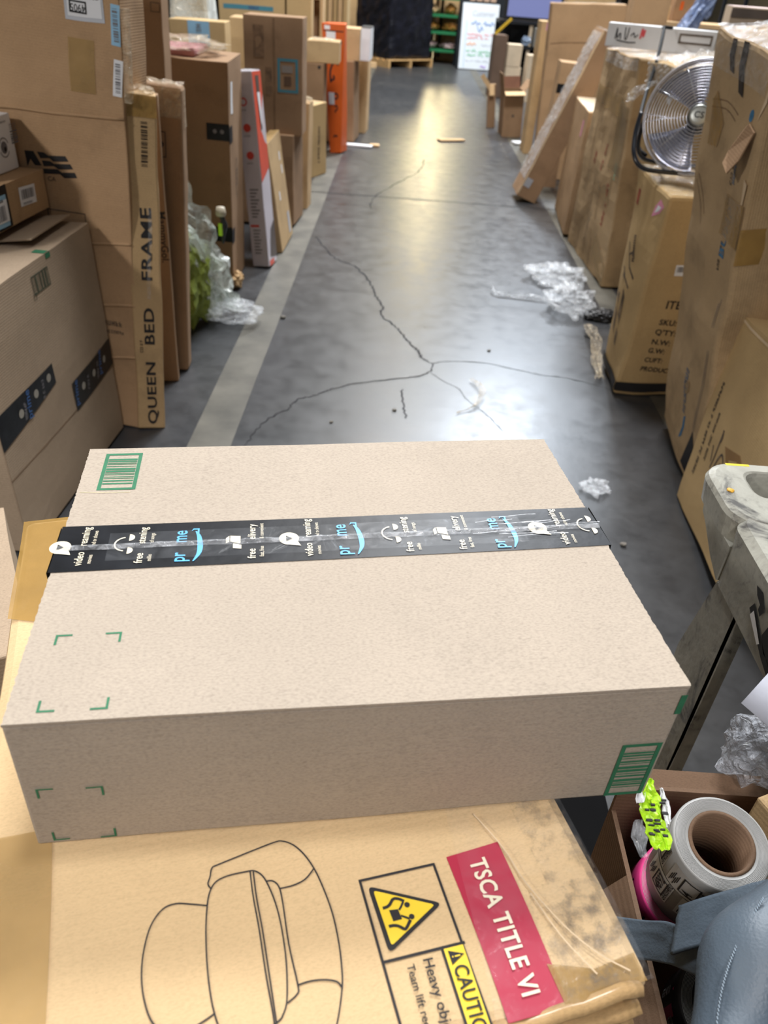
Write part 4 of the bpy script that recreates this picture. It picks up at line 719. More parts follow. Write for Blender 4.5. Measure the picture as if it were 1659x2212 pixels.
for k in range(3):
    bm = bmesh.new(); g = []
    for i in range(9):
        r_ = .05+.185*i/8; row = []
        for j in range(9):
            an = 2*math.pi*k/3+R(-38+76*j/8)*(.75+.25*i/8); row.append(bm.verts.new(MF @ Vector((r_*math.cos(an), r_*math.sin(an), -.035+.04*(j/8-.5)))))
        g.append(row)
    for i in range(8):
        for j in range(8): bm.faces.new((g[i][j], g[i+1][j], g[i+1][j+1], g[i][j+1]))
    bmesh.ops.solidify(bm, geom=bm.faces[:], thickness=.002); frombm('blade', bm, plain('blade metal', (178, 178, 190), .22, metal=.8), fan, True)
bm = bmesh.new(); lathe(bm, [(.0001, -.12), (.055, -.12), (.06, -.05), (.05, -.02), (.0001, -.02)], 24, MF, closed=False); frombm('motor', bm, BLACK, fan, True)
for k in range(6):
    an = 2*math.pi*k/6; bm = bmesh.new(); tube(bm, [MF @ Vector((.25*math.cos(an), .25*math.sin(an), -.07)), MF @ Vector((.05*math.cos(an), .05*math.sin(an), -.09))], .002, 5); frombm('rear_spoke', bm, SIL, fan, True)
def wp(*p): return [(Vector(q)-FL)/.8 for q in p]
BT = plain('black tube', (22, 26, 34), .3, coat=.4)
bm = bmesh.new(); tube(bm, smoothpath(wp((.93, 3.40, 1.10), (.915, 3.36, 1.03), (.912, 3.30, .965), (.945, 3.27, .925), (1.02, 3.26, .917), (1.15, 3.26, .917), (1.28, 3.27, .917), (1.34, 3.33, .925), (1.36, 3.40, .98), (1.36, 3.44, 1.12)), 6), .011, 10); frombm('stand_tube', bm, BT, fan, True)
bm = bmesh.new(); tube(bm, smoothpath(wp((.95, 3.40, 1.09), (.945, 3.40, 1.00), (.975, 3.42, .94), (1.05, 3.43, .92), (1.22, 3.43, .917), (1.33, 3.43, .95)), 6), .010, 10); frombm('stand_tube', bm, BT, fan, True)
bm = bmesh.new(); tube(bm, wp((1.045, 3.42, .92), (1.05, 3.30, .918)), .008, 8); frombm('cross_bar', bm, BT, fan, True)
bm = bmesh.new(); tube(bm, smoothpath(wp((1.457, 5.1, 1.325), (1.369, 4.95, 1.33), (1.318, 4.75, 1.32), (1.235, 4.45, 1.215), (1.150, 4.2, 1.08), (1.026, 3.75, 1.02), (.975, 3.50, .965), (1.0, 3.44, .94)), 6), .0105, 8); frombm('power_cord', bm, plain('black cord', (20, 20, 21), .7, spec=.15), fan, True)
o = wavy('film_scrap', [(*q, h_, .2, .3, 1) for q, h_ in zip(wp((.95, 3.40, 1.20), (.92, 3.39, 1.185), (.885, 3.38, 1.165), (.855, 3.37, 1.150)), (.012, .022, .034, .022))], FILM, fan, 8, .010)
# ------------------------------------------------------------------ upper right background
R12_ = Carton('carton', 'big tan carton with a pale top and dark edge at the upper right', 'box', (2.502, 6.1, 0, 0, 0, -14.579, .8, .6, 1.436), K_GREY, seed=52); R12_.rect('pale_top', 'top', .4, .3, .79, .59, plain('pinkish board', (222, 198, 190), .7), 0, lift=.002); R12_.rect('dark_edge', 'front', .4, 1.405, .8, .05, plain('dark grey edge', (84, 72, 62), .7), 0)
bf = crumple('plastic_wrap', FILMB, None, (.05, .05, .22), 9, .7, 2.4); bf.location = (1.60, 5.48, 1.19); bf.rotation_euler = (0, R(25), 0); tag(bf, 'twist of blue tinted plastic standing behind the long white box', 'wrap')
tn = Carton('carton', 'plain tan carton rising behind the leaning flat carton, upper right', 'box', (1.90, 7.45, 0, 0, 0, -4, .28, .30, 1.50), K_WARM, seed=53)
sh = empty('storage_shelf', (2.46, 8.75, 0)); tag(sh, 'storage shelf with small cartons far behind the long white box', 'shelf')
for z in (.45, 1.22): bm = bmesh.new(); bx(bm, (-.45, -.25, z), (.6, .35, z+.035)); frombm('shelf_board', bm, K_FARP, sh)
for x, y in ((-.45, -.25), (.57, -.25), (-.45, .32), (.57, .32)): bm = bmesh.new(); bx(bm, (x, y, 0), (x+.03, y+.03, 1.7)); frombm('post', bm, BLACKM, sh)
Carton('carton', 'small upright carton on the far storage shelf', 'box', (2.37, 8.72, 1.256, 0, 0, 4, .09, .12, .12), K_FARP, seed=54); q_ = Carton('carton', 'brown carton with an orange spot on the far storage shelf', 'box', (2.56, 8.8, 1.256, 0, 0, 2, .2, .2, .2), K_BRN, seed=55); q_.shape('orange_label', 'front', [r4(.05, .09, .08, .16)], ORG)
gb = Carton('green_tray', 'shallow green tray under the far shelf board', 'tray', (2.42, 8.72, .486, 0, 0, 0, .5, .3, .66), plain('green tray', (96, 122, 70), .6), seed=56)

# ------------------------------------------------------------------ far end
# black wrapped pallet load
pl = empty('pallet', (-.29, 16.9, 0), (0, 0, 42)); tag(pl, 'wooden pallet under the black wrapped load at the far end', 'pallet')
WOOD = plain('pallet wood', (206, 166, 112), .8, var=.12, scale=20)
for k in range(7): bm = bmesh.new(); bx(bm, (-.55, -.55+k*.167, .11), (.55, -.45+k*.167, .13)); frombm('deck_board', bm, WOOD, pl)
for k in range(3): bm = bmesh.new(); bx(bm, (-.55+k*.525, -.55, .0), (-.50+k*.525, .55, .11)); frombm('stringer', bm, WOOD, pl)
pk = Carton('wrapped_load', 'tall load in black stretch film on the far pallet', 'load', (-.29, 16.9, .134, 0, 0, 42, 1.02, 1.02, 1.55), plain('black stretch film', (20, 22, 34), .42, var=.3, bump=.5, bscale=9), bulge=(.02, .02, .01), wob=.03, bev=.05, seed=57)
lb_ = Carton('carton', 'pale labelled scrap box lying before the far pallet', 'box', (-.62, 16.05, 0, 0, 0, 30, .12, .10, .08), K_FARP, seed=58)
# green rack
rk = empty('rack_cart', (.645, 17.9, 0)); tag(rk, 'green framed rack cart holding film wrapped parcels at the far end', 'rack')
GRN = plain('green painted steel', (30, 116, 72), .45)
for z in (.20, .50, .78, 1.06): bm = bmesh.new(); bx(bm, (-.42, -.25, z), (.42, .25, z+.045)); frombm('shelf', bm, GRN, rk)
for x in (-.42, .39):
    for y in (-.25, .22): bm = bmesh.new(); bx(bm, (x, y, .06), (x+.03, y+.03, 1.7)); frombm('post', bm, GRN, rk)
bm = bmesh.new(); bx(bm, (-.05, .24, .08), (.0, .27, 1.7)); frombm('post', bm, INK, rk)
for x in (-.40, .40):
    for y in (-.23, .23):
        bm = bmesh.new(); lathe(bm, [(.0001, -.015), (.03, -.015), (.03, .015), (.0001, .015)], 16, Matrix.Translation((x, y, .03)) @ Matrix.Rotation(R(90), 4, 'Y'), closed=False); frombm('caster', bm, BLACK, rk, True)
GOLD = plain('amber film parcel', (176, 124, 62), .2, var=.25, scale=14, bump=.6, bscale=12, coat=.6); MAUV = plain('mauve film parcel', (170, 146, 146), .2, var=.25, scale=14, bump=.6, bscale=12, coat=.6)
for nm, x, z, dx, dz, mt in (('film wrapped mauve parcel low on the green rack, left end', -.22, .247, .17, .16, MAUV), ('film wrapped mauve parcel low on the green rack, right end', .17, .247, .19, .14, MAUV), ('amber parcel on the middle shelf of the green rack, left end', -.20, .547, .16, .16, GOLD), ('amber parcel on the middle shelf of the green rack, right end', .18, .547, .17, .19, GOLD), ('tan upright parcel on the upper shelf of the green rack', -.20, .827, .13, .18, K_FARP), ('amber upright parcel on the upper shelf of the green rack', .14, .827, .12, .20, GOLD)):
    o = crumple('parcel', mt, None, (dx, .18, dz/2), len(nm), .22, 1.4, 3, flat=.25); o.location = (.645+x, 17.89, z); tag(o, nm, 'parcel', 'wrapped parcels on the green rack')
# sandwich board with the handwritten sheet
sb = empty('sandwich_board', (1.35, 17.05, 0), (0, 0, 5)); tag(sb, 'black A frame sign board behind the white poster at the far end', 'sign')
for sg in (1, -1):
    bm = bmesh.new(); bx(bm, (-.42, -.02, 0), (.42, .02, 1.30), .006); M_ = Matrix.Translation((0, .22-.22*sg, 0)) @ Matrix.Rotation(R(-9*sg), 4, 'X')
    for v in bm.verts: v.co = M_ @ v.co
    pn = frombm('panel', bm, BLACKM, sb)
    if sg == 1:
        for k in range(4):
            bm = bmesh.new(); x0 = -.25+k*.13; bx(bm, (x0, -.026, 1.10), (x0+.10, -.021, 1.24)); bx(bm, (x0+.03, -.03, 1.13), (x0+.05, -.026, 1.19))
            for v in bm.verts: v.co = M_ @ v.co
            frombm('letter', bm, plain('beige letter', (176, 150, 130), .7), pn)
ps = empty('poster', (1.34, 16.96, .012), (-9, 0, 5)); tag(ps, 'white poster with coloured handwriting leaning on the black sign board', 'poster')
bm = bmesh.new(); bx(bm, (-.36, -.012, 0), (.32, .0, 1.06)); frombm('sheet', bm, plain('white poster card', (226, 236, 246), .5, var=.01), ps)
bm = bmesh.new(); bx(bm, (-.27, -.0135, .02), (-.262, -.0122, .78)); frombm('edge_line', bm, BLUEW, ps)
def hand(x, z, ln_, sz, rgb, nm, seed):
    rd = random.Random(seed); bm = bmesh.new(); t = 0; pts = []
    while t < ln_:
        if rd.random() < .12 and len(pts) > 5: tube(bm, pts, sz*.11, 4); pts = []; t += sz*.5
        pts.append((x+t, -.0135, z+sz*rd.uniform(.0, .75)*(1 if rd.random() < .75 else 1.5))); t += sz*rd.uniform(.18, .32)
    if len(pts) > 2: tube(bm, pts, sz*.11, 4)
    frombm('handwriting', bm, plain(nm, rgb, .6), ps)
me = glyphs('Customer', .0, 'LEFT')
for vt in me.vertices: vt.co = Vector((-.18+vt.co.x*.075+vt.co.y*.012, -.0145, .86+vt.co.y*.09))
link('handwriting', me, plain('grey marker', (176, 184, 200), .6), ps)
for k, a in enumerate(((-.18, .70, .44, .075, (60, 130, 210), 'blue marker'), (-.06, .62, .12, .075, (60, 130, 210), 'blue marker'), (-.24, .545, .54, .05, (240, 110, 110), 'red marker soft'), (-.24, .49, .40, .05, (240, 110, 110), 'red marker soft'), (-.24, .385, .24, .065, (246, 160, 60), 'orange marker'), (.04, .385, .26, .04, (170, 178, 196), 'grey marker'), (-.24, .27, .52, .055, (60, 190, 120), 'green marker'), (-.22, .21, .50, .055, (60, 190, 120), 'green marker'), (-.24, .12, .50, .045, (196, 200, 214), 'pale grey marker'), (.06, .02, .20, .08, (170, 120, 220), 'violet marker'))): hand(*a, k)
# desk with monitor
dk = empty('black_desk', (1.85, 13.9, 0)); tag(dk, 'black metal workstation stand under the lit screen at the far right', 'desk')
for x in (-.50, -.06, .12, .50): bm = bmesh.new(); bx(bm, (x, -.30, 0), (x+.05, -.25, .97)); frombm('post', bm, BLACKM if x != -.06 else plain('pale post', (196, 180, 156), .6), dk)
for z in (.62, .93): bm = bmesh.new(); bx(bm, (-.52, -.32, z), (.6, .30, z+.04)); frombm('shelf', bm, BLACKM, dk)
bm = bmesh.new(); bx(bm, (-.52, .26, .05), (.6, .30, .93)); frombm('back_panel', bm, plain('dark blue grey panel', (40, 46, 56), .6), dk)
for z in (.15, .32, .48): bm = bmesh.new(); bx(bm, (-.02, -.28, z), (.55, .2, z+.09)); frombm('drawer', bm, BLACKM, dk)
mn = empty('monitor', (1.82, 13.78, .975)); tag(mn, 'wide lit screen with a lavender display on the black workstation', 'monitor')
bm = bmesh.new(); bx(bm, (-.42, -.02, .0), (.44, .03, .58), .008); frombm('bezel', bm, BLACK, mn)
sm, nt, b_ = nodes('lavender screen'); b_.inputs['Base Color'].default_value = (*lin((60, 64, 90)), 1); b_.inputs['Emission Color'].default_value = (*lin((128, 136, 190)), 1); b_.inputs['Emission Strength'].default_value = .75
bm = bmesh.new(); bx(bm, (-.375, -.024, .045), (.40, -.020, .54)); frombm('screen', bm, sm, mn)
gm = Carton('grey_case', 'grey equipment case under the lit screen', 'case', (2.02, 13.52, .665, 0, 0, 0, .32, .2, .24), plain('grey case', (120, 120, 116), .5), seed=60)
bg_ = crumple('bag', plain('crinkled bluish bag', (150, 170, 196), .2, var=.2, coat=.5), None, (.07, .06, .06), 3, .4); bg_.location = (1.77, 13.62, .661); tag(bg_, 'small shiny bluish bag on the black workstation shelf', 'bag')
for k, (x, y, z, w2, h2, t2) in enumerate(((1.56, 13.15, 0, .22, .42, 'lower pale carton under the black workstation, at the far right'), (1.55, 13.15, .425, .20, .28, 'upper pale carton stacked under the black workstation'), (1.80, 13.0, 0, .12, .60, 'narrow pale carton between the workstation posts'))):
    Carton('carton', t2, 'box', (x, y, z, 0, 0, 4, w2, .25, h2), plain('pale board', (214, 196, 170), .7), seed=61+k)
dc = Carton('carton', 'dark brown carton left of the pale cartons at the far right', 'box', (1.34, 13.3, 0, 0, 0, 4, .18, .3, .80), plain('dark board', (104, 84, 70), .8), seed=65)
yl = empty('yellow_bar', (1.25, 13.2, .803), (0, 46, 0)); tag(yl, 'yellow bar lying slanted on the dark brown carton at the far right', 'bar')
bm = bmesh.new(); bx(bm, (-.018, -.012, .004), (.018, .012, .30), .004); frombm('bar', bm, plain('yellow bar paint', (206, 168, 40), .4), yl)
bm = bmesh.new(); bx(bm, (-.022, -.016, .30), (.022, .016, .33), .004); frombm('end_cap', bm, BLACK, yl)
# row of cartons closing the far view
for k, (x, y, w2, h2, mt, t2) in enumerate(((-1.15, 18.4, .7, 1.5, K_TAN, 'big tan carton behind the black wrapped load, left'), (.20, 18.6, .62, 1.55, K_FARP, 'big pale carton behind the green rack, left'), (.86, 18.6, .60, 1.30, K_TAN, 'big tan carton behind the green rack, right'), (1.80, 18.6, .40, 1.5, K_BRN, 'tall brown carton right of the black sign board'), (2.45, 18.3, .8, 1.4, K_BRN, 'wide brown carton behind the lit screen'), (3.4, 17.8, .9, 1.5, K_TAN, 'big tan carton at the far right end'), (-2.1, 17.6, .9, 1.6, K_BRN, 'big brown carton at the far left end'))):
    c_ = Carton('carton', t2, 'box', (x, y, 0, 0, 0, 3*(-1)**k, w2, .6, h2), mt, seed=70+k)
    if k == 3: c_.rect('label', 'front', .16, 1.02, .28, .04, plain('pinkish strip', (222, 186, 176), .6), 0)

# ------------------------------------------------------------------ litter on the floor
f1_ = crumple('plastic_film', FILM, None, (.17, .15, .06), 21, .40, 1.5, 5, flat=.5); f1_.location = (1.0, 4.70, .001); tag(f1_, 'crumpled clear film heap on the floor, far part, near the right stripe', 'film')
f2_ = crumple('plastic_film', FILM, None, (.13, .17, .075), 24, .42, 1.7, 5, flat=.5); f2_.location = (1.00, 4.22, .001); tag(f2_, 'crumpled clear film heap nearer the bulging carton on the floor', 'film')
tl_ = wavy('film_twist', [(.585, 4.43, .025, .012, .2, 1, .5), (.60, 4.36, .014, .018, .2, 1, .3), (.70, 4.345, .015, .018, 0, 1, .3), (.82, 4.33, .018, .020, 0, 1, .3), (.93, 4.30, .02, .02, 0, 1, .3)], FILM, None, 9, .014); tag(tl_, 'twisted strip of clear film lying left of the film heaps', 'film')
bo = crumple('black_bag', BLACK, None, (.10, .06, .035), 5, .2, flat=.4); bo.location = (1.16, 4.10, .001); tag(bo, 'black bundle on the floor between the film heap and the bulging carton', 'bag')
f3_ = crumple('plastic_film', FILM, None, (.055, .045, .022), 26, .45, 1.8, 4, flat=.5); f3_.location = (.79, 2.36, .001); tag(f3_, 'small crumpled film scrap on the floor right of the taped parcel', 'film')
CH = plain('grey chip', (120, 116, 108), .8)
for k, (x, y, r_, t_) in enumerate(((.82, 2.03, .012, 'grey pebble on the floor beside the yellowish carton'), (-.54, 3.78, .016, 'dark chip on the left floor stripe'), (.68, 2.17, .009, 'pale crumb on the floor right of the taped parcel'), (.05, 2.86, .010, 'small grit lump near the left crack'), (.50, 3.55, .010, 'pale crumb right of the crack junction'), (-.20, 2.72, .009, 'grit lump behind the taped parcel at left'))):
    o = crumple('debris', CH, None, (r_, r_*.8, r_*.5), k+2, .3, sub=2); o.location = (x, y, .0005); tag(o, t_, 'debris', 'crumbs and chips on the floor')
o = wavy('bent_strip', [(.39, 3.20, .012, .012, 1, .2, .2), (.43, 3.08, .02, .014, 1, .1, .2), (.39, 2.94, .012, .012, 1, -.2, .2), (.31, 2.87, .006, .006, .6, 1, .1)], WRAPG, None, 4, .006); tag(o, 'bent strip of clear tape on the floor behind the taped parcel', 'tape')
for k, (x, y, dx, dy, t_) in enumerate(((.54, 9.2, .15, .05, 'pale slip of wood on the floor mid aisle'), (-.45, 8.5, .16, .05, 'white paper scrap by the foot of the orange box'), (-.27, 8.55, .05, .04, 'tiny yellowish scrap in the aisle beside the white paper'), (1.30, 9.3, .08, .06, 'white wad by the foot of the slim upright carton'))):
    bm = bmesh.new(); bx(bm, (-dx, -dy, 0), (dx, dy, .02), .006)
    for v in bm.verts: v.co += v3(v.co*14)*.012
    zm = min(v.co.z for v in bm.verts)
    for v in bm.verts: v.co.z -= zm
    o = frombm('scrap', bm, (K_FARP, WHITE, K_FARP, WHITE)[k]); o.location = (x, y, .001); o.rotation_euler.z = R((24, -8, 0, 20)[k]); tag(o, t_, 'scrap')

# ------------------------------------------------------------------ grey utility cart on the right
ct = empty('utility_cart', (.55, .68, 0)); tag(ct, 'scuffed grey plastic utility cart at the right edge', 'cart')
def scuffed():
    m_, nt, b = nodes('scuffed grey plastic'); tc = N(nt, 'ShaderNodeTexCoord'); n1 = N(nt, 'ShaderNodeTexNoise', i_Scale=9, i_Detail=8, i_Roughness=.7, i_Distortion=.8); n2 = N(nt, 'ShaderNodeTexNoise', i_Scale=70, i_Detail=4)
    for n in (n1, n2): nt.links.new(tc.outputs['Object'], n.inputs['Vector'])
    c = ramp(nt, n1.outputs[0], [(.36, lin((84, 83, 80))), (.44, lin((150, 149, 139))), (.62, lin((170, 169, 158))), (.8, lin((186, 186, 178)))]); c2 = ramp(nt, n2.outputs[0], [(.3, (.72,)*3), (.45, (1,)*3)])
    nt.links.new(mixc(nt, c, c2, .7, 'MULTIPLY'), b.inputs['Base Color']); b.inputs['Roughness'].default_value = .36
    bp = N(nt, 'ShaderNodeBump', i_Strength=.15, i_Distance=.006); nt.links.new(n2.outputs[0], bp.inputs['Height']); nt.links.new(bp.outputs[0], b.inputs['Normal']); return m_
CART = scuffed()
def rrect(x0, y0, x1, y1, r, n=6):
    out = []
    for cx, cy, a0 in ((x1-r, y1-r, 0), (x0+r, y1-r, 90), (x0+r, y0+r, 180), (x1-r, y0+r, 270)):
        for k in range(n+1): out.append((cx+r*math.cos(R(a0+90*k/n)), cy+r*math.sin(R(a0+90*k/n))))
    return out
def loft(bm, loops, close=False):
    V = [[bm.verts.new(p) for p in lp] for lp in loops]; n = len(V[0])
    for a, b in zip(V, V[1:] + ([V[0]] if close else [])):
        for k in range(n): bm.faces.new((a[k], a[(k+1) % n], b[(k+1) % n], b[k]))
    return V
def ring(x0, y0, x1, y1, r, z): return [(x, y, z) for x, y in rrect(x0, y0, x1, y1, r)]
# rim with the tray well; y = 0..0.46, handle end at the far side
bm = bmesh.new()
loft(bm, [ring(.004, -.60, .75, .30, .03, .730), ring(.004, -.60, .75, .30, .03, .80), ring(.0, -.602, .752, .302, .03, .838), ring(.010, -.592, .742, .30, .03, .850), ring(.062, -.55, .69, .262, .03, .850), ring(.072, -.54, .68, .252, .028, .842), ring(.085, -.525, .665, .235, .025, .782)])
vs = [bm.verts.new((x, y, .782)) for x, y in rrect(.085, -.525, .665, .235, .025)]; bm.faces.new(vs); bmesh.ops.remove_doubles(bm, verts=bm.verts[:], dist=.0003)
frombm('tray', bm, CART, ct)
# handle end: frame around the slot
bm = bmesh.new()
def hl(z, e): return [(x, y, z) for x, y in rrect(-.005+e, .28, .757-e, .462-e, .05)]
def hs(z, e): return [(x, y, z) for x, y in rrect(.058-e, .352-e*.5, .695+e, .430+e*.3, .026)]
loft(bm, [hl(.790, .02), hl(.800, .004), hl(.838, 0), hl(.847, .003), hl(.852, .010), hs(.852, .007), hs(.849, .002), hs(.842, 0), hs(.800, -.004), hs(.790, 0)], True)
frombm('handle_frame', bm, CART, ct)
bm = bmesh.new(); pr = [(.285, .732), (.33, .748), (.38, .775), (.405, .785), (.41, .80), (.285, .80)]
A = [bm.verts.new((.003, y, z)) for y, z in pr]; B = [bm.verts.new((.016, y, z)) for y, z in pr]; bm.faces.new(A); bm.faces.new(B[::-1])
for k in range(6): bm.faces.new((A[k], B[k], B[(k+1) % 6], A[(k+1) % 6]))
frombm('gusset', bm, CART, ct)
# legs: flat tapering plates with a return
for x, sx in ((.006, 1), (.748, -1)):
    for y0, y1 in ((.19, .305), (-.585, -.495)):
        bm = bmesh.new(); lo = [(x, y0, .73), (x, y1-.02, .73), (x, y1+.02, .55), (x, y1+.005, .05), (x, y0+.02, .05), (x, y0+.0, .55)]
        A = [bm.verts.new(p) for p in lo]; B = [bm.verts.new((p[0]+sx*.012, p[1], p[2])) for p in lo]; bm.faces.new(A); bm.faces.new(B[::-1])
        for k in range(6): bm.faces.new((A[k], B[k], B[(k+1) % 6], A[(k+1) % 6]))
        frombm('leg', bm, CART, ct)
        bm = bmesh.new(); bx(bm, (min(x, x+sx*.022), y0+.004, .08), (max(x, x+sx*.022), y0+.014, .73)); frombm('leg_return', bm, CART, ct)
        bm = bmesh.new(); lathe(bm, [(.0001, -.012), (.045, -.012), (.05, 0), (.045, .012), (.0001, .012)], 20, Matrix.Translation((x+sx*.03, (y0+y1)/2, .05)) @ Matrix.Rotation(R(90), 4, 'Y'), closed=False); frombm('caster', bm, BLACK, ct, True)
bm = bmesh.new(); loft(bm, [ring(.125, -.54, .735, .30, .03, .14), ring(.12, -.545, .74, .305, .03, .20), ring(.13, -.535, .725, .29, .03, .20), ring(.135, -.53, .72, .285, .03, .165)]); vs = [bm.verts.new((x, y, .165)) for x, y in rrect(.135, -.53, .72, .285, .03)]; bm.faces.new(vs); frombm('lower_shelf', bm, CART, ct, True)
rd = random.Random(8)
bm = bmesh.new()   # gouges and paint scars on the skirt
def blob(pts): 
    vs = [bm.verts.new((-.0015+(.004 if z < .80 else .0025), y, z)) for y, z in pts]
    for t in tessellate_polygon([[Vector((y, z, 0)) for y, z in pts]]): bm.faces.new([vs[k] for k in t])
blob([(.175, .815), (.155, .818), (.135, .80), (.142, .785), (.152, .79), (.15, .80), (.165, .805)]); blob([(.165, .79), (.172, .775), (.15, .765), (.10, .745), (.06, .735), (.06, .745), (.10, .758), (.14, .778)]); blob([(.11, .81), (.10, .80), (.09, .775), (.03, .77), (.04, .755), (.10, .755), (.12, .77), (.115, .79)])
frombm('black_scar', bm, plain('black scar', (24, 24, 26), .6), ct)
bm = bmesh.new(); blob([(.158, .782), (.163, .77), (.12, .752), (.115, .758)]); 
for v in bm.verts: v.co.x -= .001
frombm('white_chip', bm, WHITE, ct)
o = crumple('yellow_scrap', plain('yellow tape scrap', (214, 164, 60), .5), ct, (.006, .006, .003), 3, .3, sub=2); o.location = (.015, .365, .85)
bm = bmesh.new(); bx(bm, (.035, .446, .8518), (.075, .452, .8524)); frombm('yellow_line', bm, plain('yellow marker', (220, 200, 30), .5), ct)

# ------------------------------------------------------------------ open carton with label rolls, lower right
bn = empty('open_carton', (.505, .45, 0)); tag(bn, 'open brown carton holding label rolls and a grey bag, lower right', 'box')
hw, hd, hh = .15, .20, .62
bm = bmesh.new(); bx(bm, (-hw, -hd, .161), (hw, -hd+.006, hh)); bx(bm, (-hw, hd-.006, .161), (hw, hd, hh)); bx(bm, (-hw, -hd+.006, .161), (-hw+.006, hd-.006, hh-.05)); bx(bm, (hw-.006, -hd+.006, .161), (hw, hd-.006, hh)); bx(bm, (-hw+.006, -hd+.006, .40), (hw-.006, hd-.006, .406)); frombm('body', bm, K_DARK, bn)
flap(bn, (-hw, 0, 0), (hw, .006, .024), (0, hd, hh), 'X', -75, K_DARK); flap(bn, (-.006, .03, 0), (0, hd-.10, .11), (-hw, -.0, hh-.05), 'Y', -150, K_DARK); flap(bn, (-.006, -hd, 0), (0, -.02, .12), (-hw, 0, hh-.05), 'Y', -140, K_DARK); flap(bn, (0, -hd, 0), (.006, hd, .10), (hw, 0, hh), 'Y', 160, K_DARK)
# rolls
def roll(name, label, top, axis, R_, r_, L, body, face, seed):
    e = empty(name, top); tag(e, label, 'label roll', 'label rolls in the open carton'); M = Vector(axis).normalized().to_track_quat('Z', 'Y').to_matrix().to_4x4()
    bm = bmesh.new(); lathe(bm, [(r_+.002, 0), (R_-.002, 0), (R_, -.002), (R_, -L), (r_+.002, -L)], 64, M); frombm('paper', bm, body, e, True).data
    bm = bmesh.new(); lathe(bm, [(r_-.002, .0005), (r_+.0025, .0005), (r_+.0025, -L), (r_-.002, -L)], 48, M); frombm('core', bm, K_DARK, e, True)
    bm = bmesh.new()
    for k in range(9):
        rr = r_+.006+(R_-r_-.008)*k/9; tube(bm, [M @ Vector((rr*math.cos(2*math.pi*i/64), rr*math.sin(2*math.pi*i/64), .0002)) for i in range(64)], .00035, 3, True)
    o = frombm('winding_edges', bm, face, e); o['kind'] = 'stuff'
    return e, M
PAPERR = plain('label liner', (158, 158, 155), .5, var=.04, scale=30)
rl, MR = roll('label_roll', 'white roll of numbered labels lying in the open carton', (.425, .518, .703), (-.06, -.19, .98), 0.055, .035, .140, PAPERR, plain('winding line', (128, 128, 126), .6), 1)
def wrapdecal(e, M, R_, a0, z0, da, dz, mat, name, lift=.0006, parent=None):
    bm = bmesh.new(); n = 8; vs = [[bm.verts.new(M @ Vector(((R_+lift)*math.cos(a0+da*i/n), (R_+lift)*math.sin(a0+da*i/n), z))) for z in (z0, z0+dz)] for i in range(n+1)]
    for a, b in zip(vs, vs[1:]): bm.faces.new((a[0], b[0], b[1], a[1]))
    return frombm(name, bm, mat, parent or e)
def wraptext(e, M, R_, a0, z0, size, txt, mat, parent, lift=.0012, rot=True):
    me = glyphs(txt, .02, 'LEFT')
    for vt in me.vertices:
        x, y = vt.co.x*size*.8, vt.co.y*size
        if rot: an, z = a0-(y/R_), z0-x*-1
        else: an, z = a0+x/R_, z0+y
        vt.co = M @ Vector(((R_+lift)*math.cos(an), (R_+lift)*math.sin(an), z))
    link('number', me, mat, parent)
Mi = MR.to_3x3().inverted(); cdir = Mi @ (Vector((0, 0, 1.5))-Vector((.425, .518, .703))); a_c = math.atan2(cdir.y, cdir.x)
LBL = plain('label stock', (200, 200, 198), .5)
for k, (da_, z_, num) in enumerate(((-1.02, -.058, '4885'), (-.55, -.108, '4892'), (.0, -.060, '4'), (.50, -.108, '4891'), (1.0, -.060, '489'))):
    lb = wrapdecal(rl, MR, .055, a_c+da_-.42, z_, .84, .046, LBL, 'label')
    for z0, dz, a0, da in ((z_+.006, .034, a_c+da_-.10, .035), (z_+.006, .034, a_c+da_+.26, .035), (z_+.006, .002, a_c+da_-.10, .39), (z_+.038, .002, a_c+da_-.10, .39)): wrapdecal(rl, MR, .055, a0, z0, da, dz, INK, 'number_frame', .0012, lb)
    wraptext(rl, MR, .055, a_c+da_+.20, z_+.009, .0135, num, INK, lb); wraptext(rl, MR, .055, a_c+da_+.39, z_+.003, .0070, 'GRA036'+num, INK, lb)
    for q in range(6): wrapdecal(rl, MR, .055, a_c+da_-.36+.035*q, z_+.006+.005*(q % 3), .02, .018, INK, 'dark_marks', .0012, lb)
PINK = plain('pink roll print', (214, 60, 130), .5)
r2, M2 = roll('label_roll', 'pink and white roll of labels half hidden behind the white roll', (.428, .535, .575), (-.08, -.30, .94), .060, .038, .09, PINK, PAPERR, 2)
wrapdecal(r2, M2, .060, 0, -.078, 6.28, .050, INK, 'black_band', .0006)
r3, M3 = roll('label_roll', 'black and pink roll of labels under the grey bag strap', (.440, .400, .570), (-.10, -.25, .96), .058, .038, .09, INK, PAPERR, 3)
wrapdecal(r3, M3, .058, 0, -.030, 6.28, .007, PINK, 'pink_band', .0006); wrapdecal(r3, M3, .058, 3.4, -.080, .22, .05, PINK, 'pink_band', .0008)
for k in range(5): wraptext(r3, M3, .058, 3.2+k*.55, -.078, .010, 'GRA010', WHITE, r3, .0012)
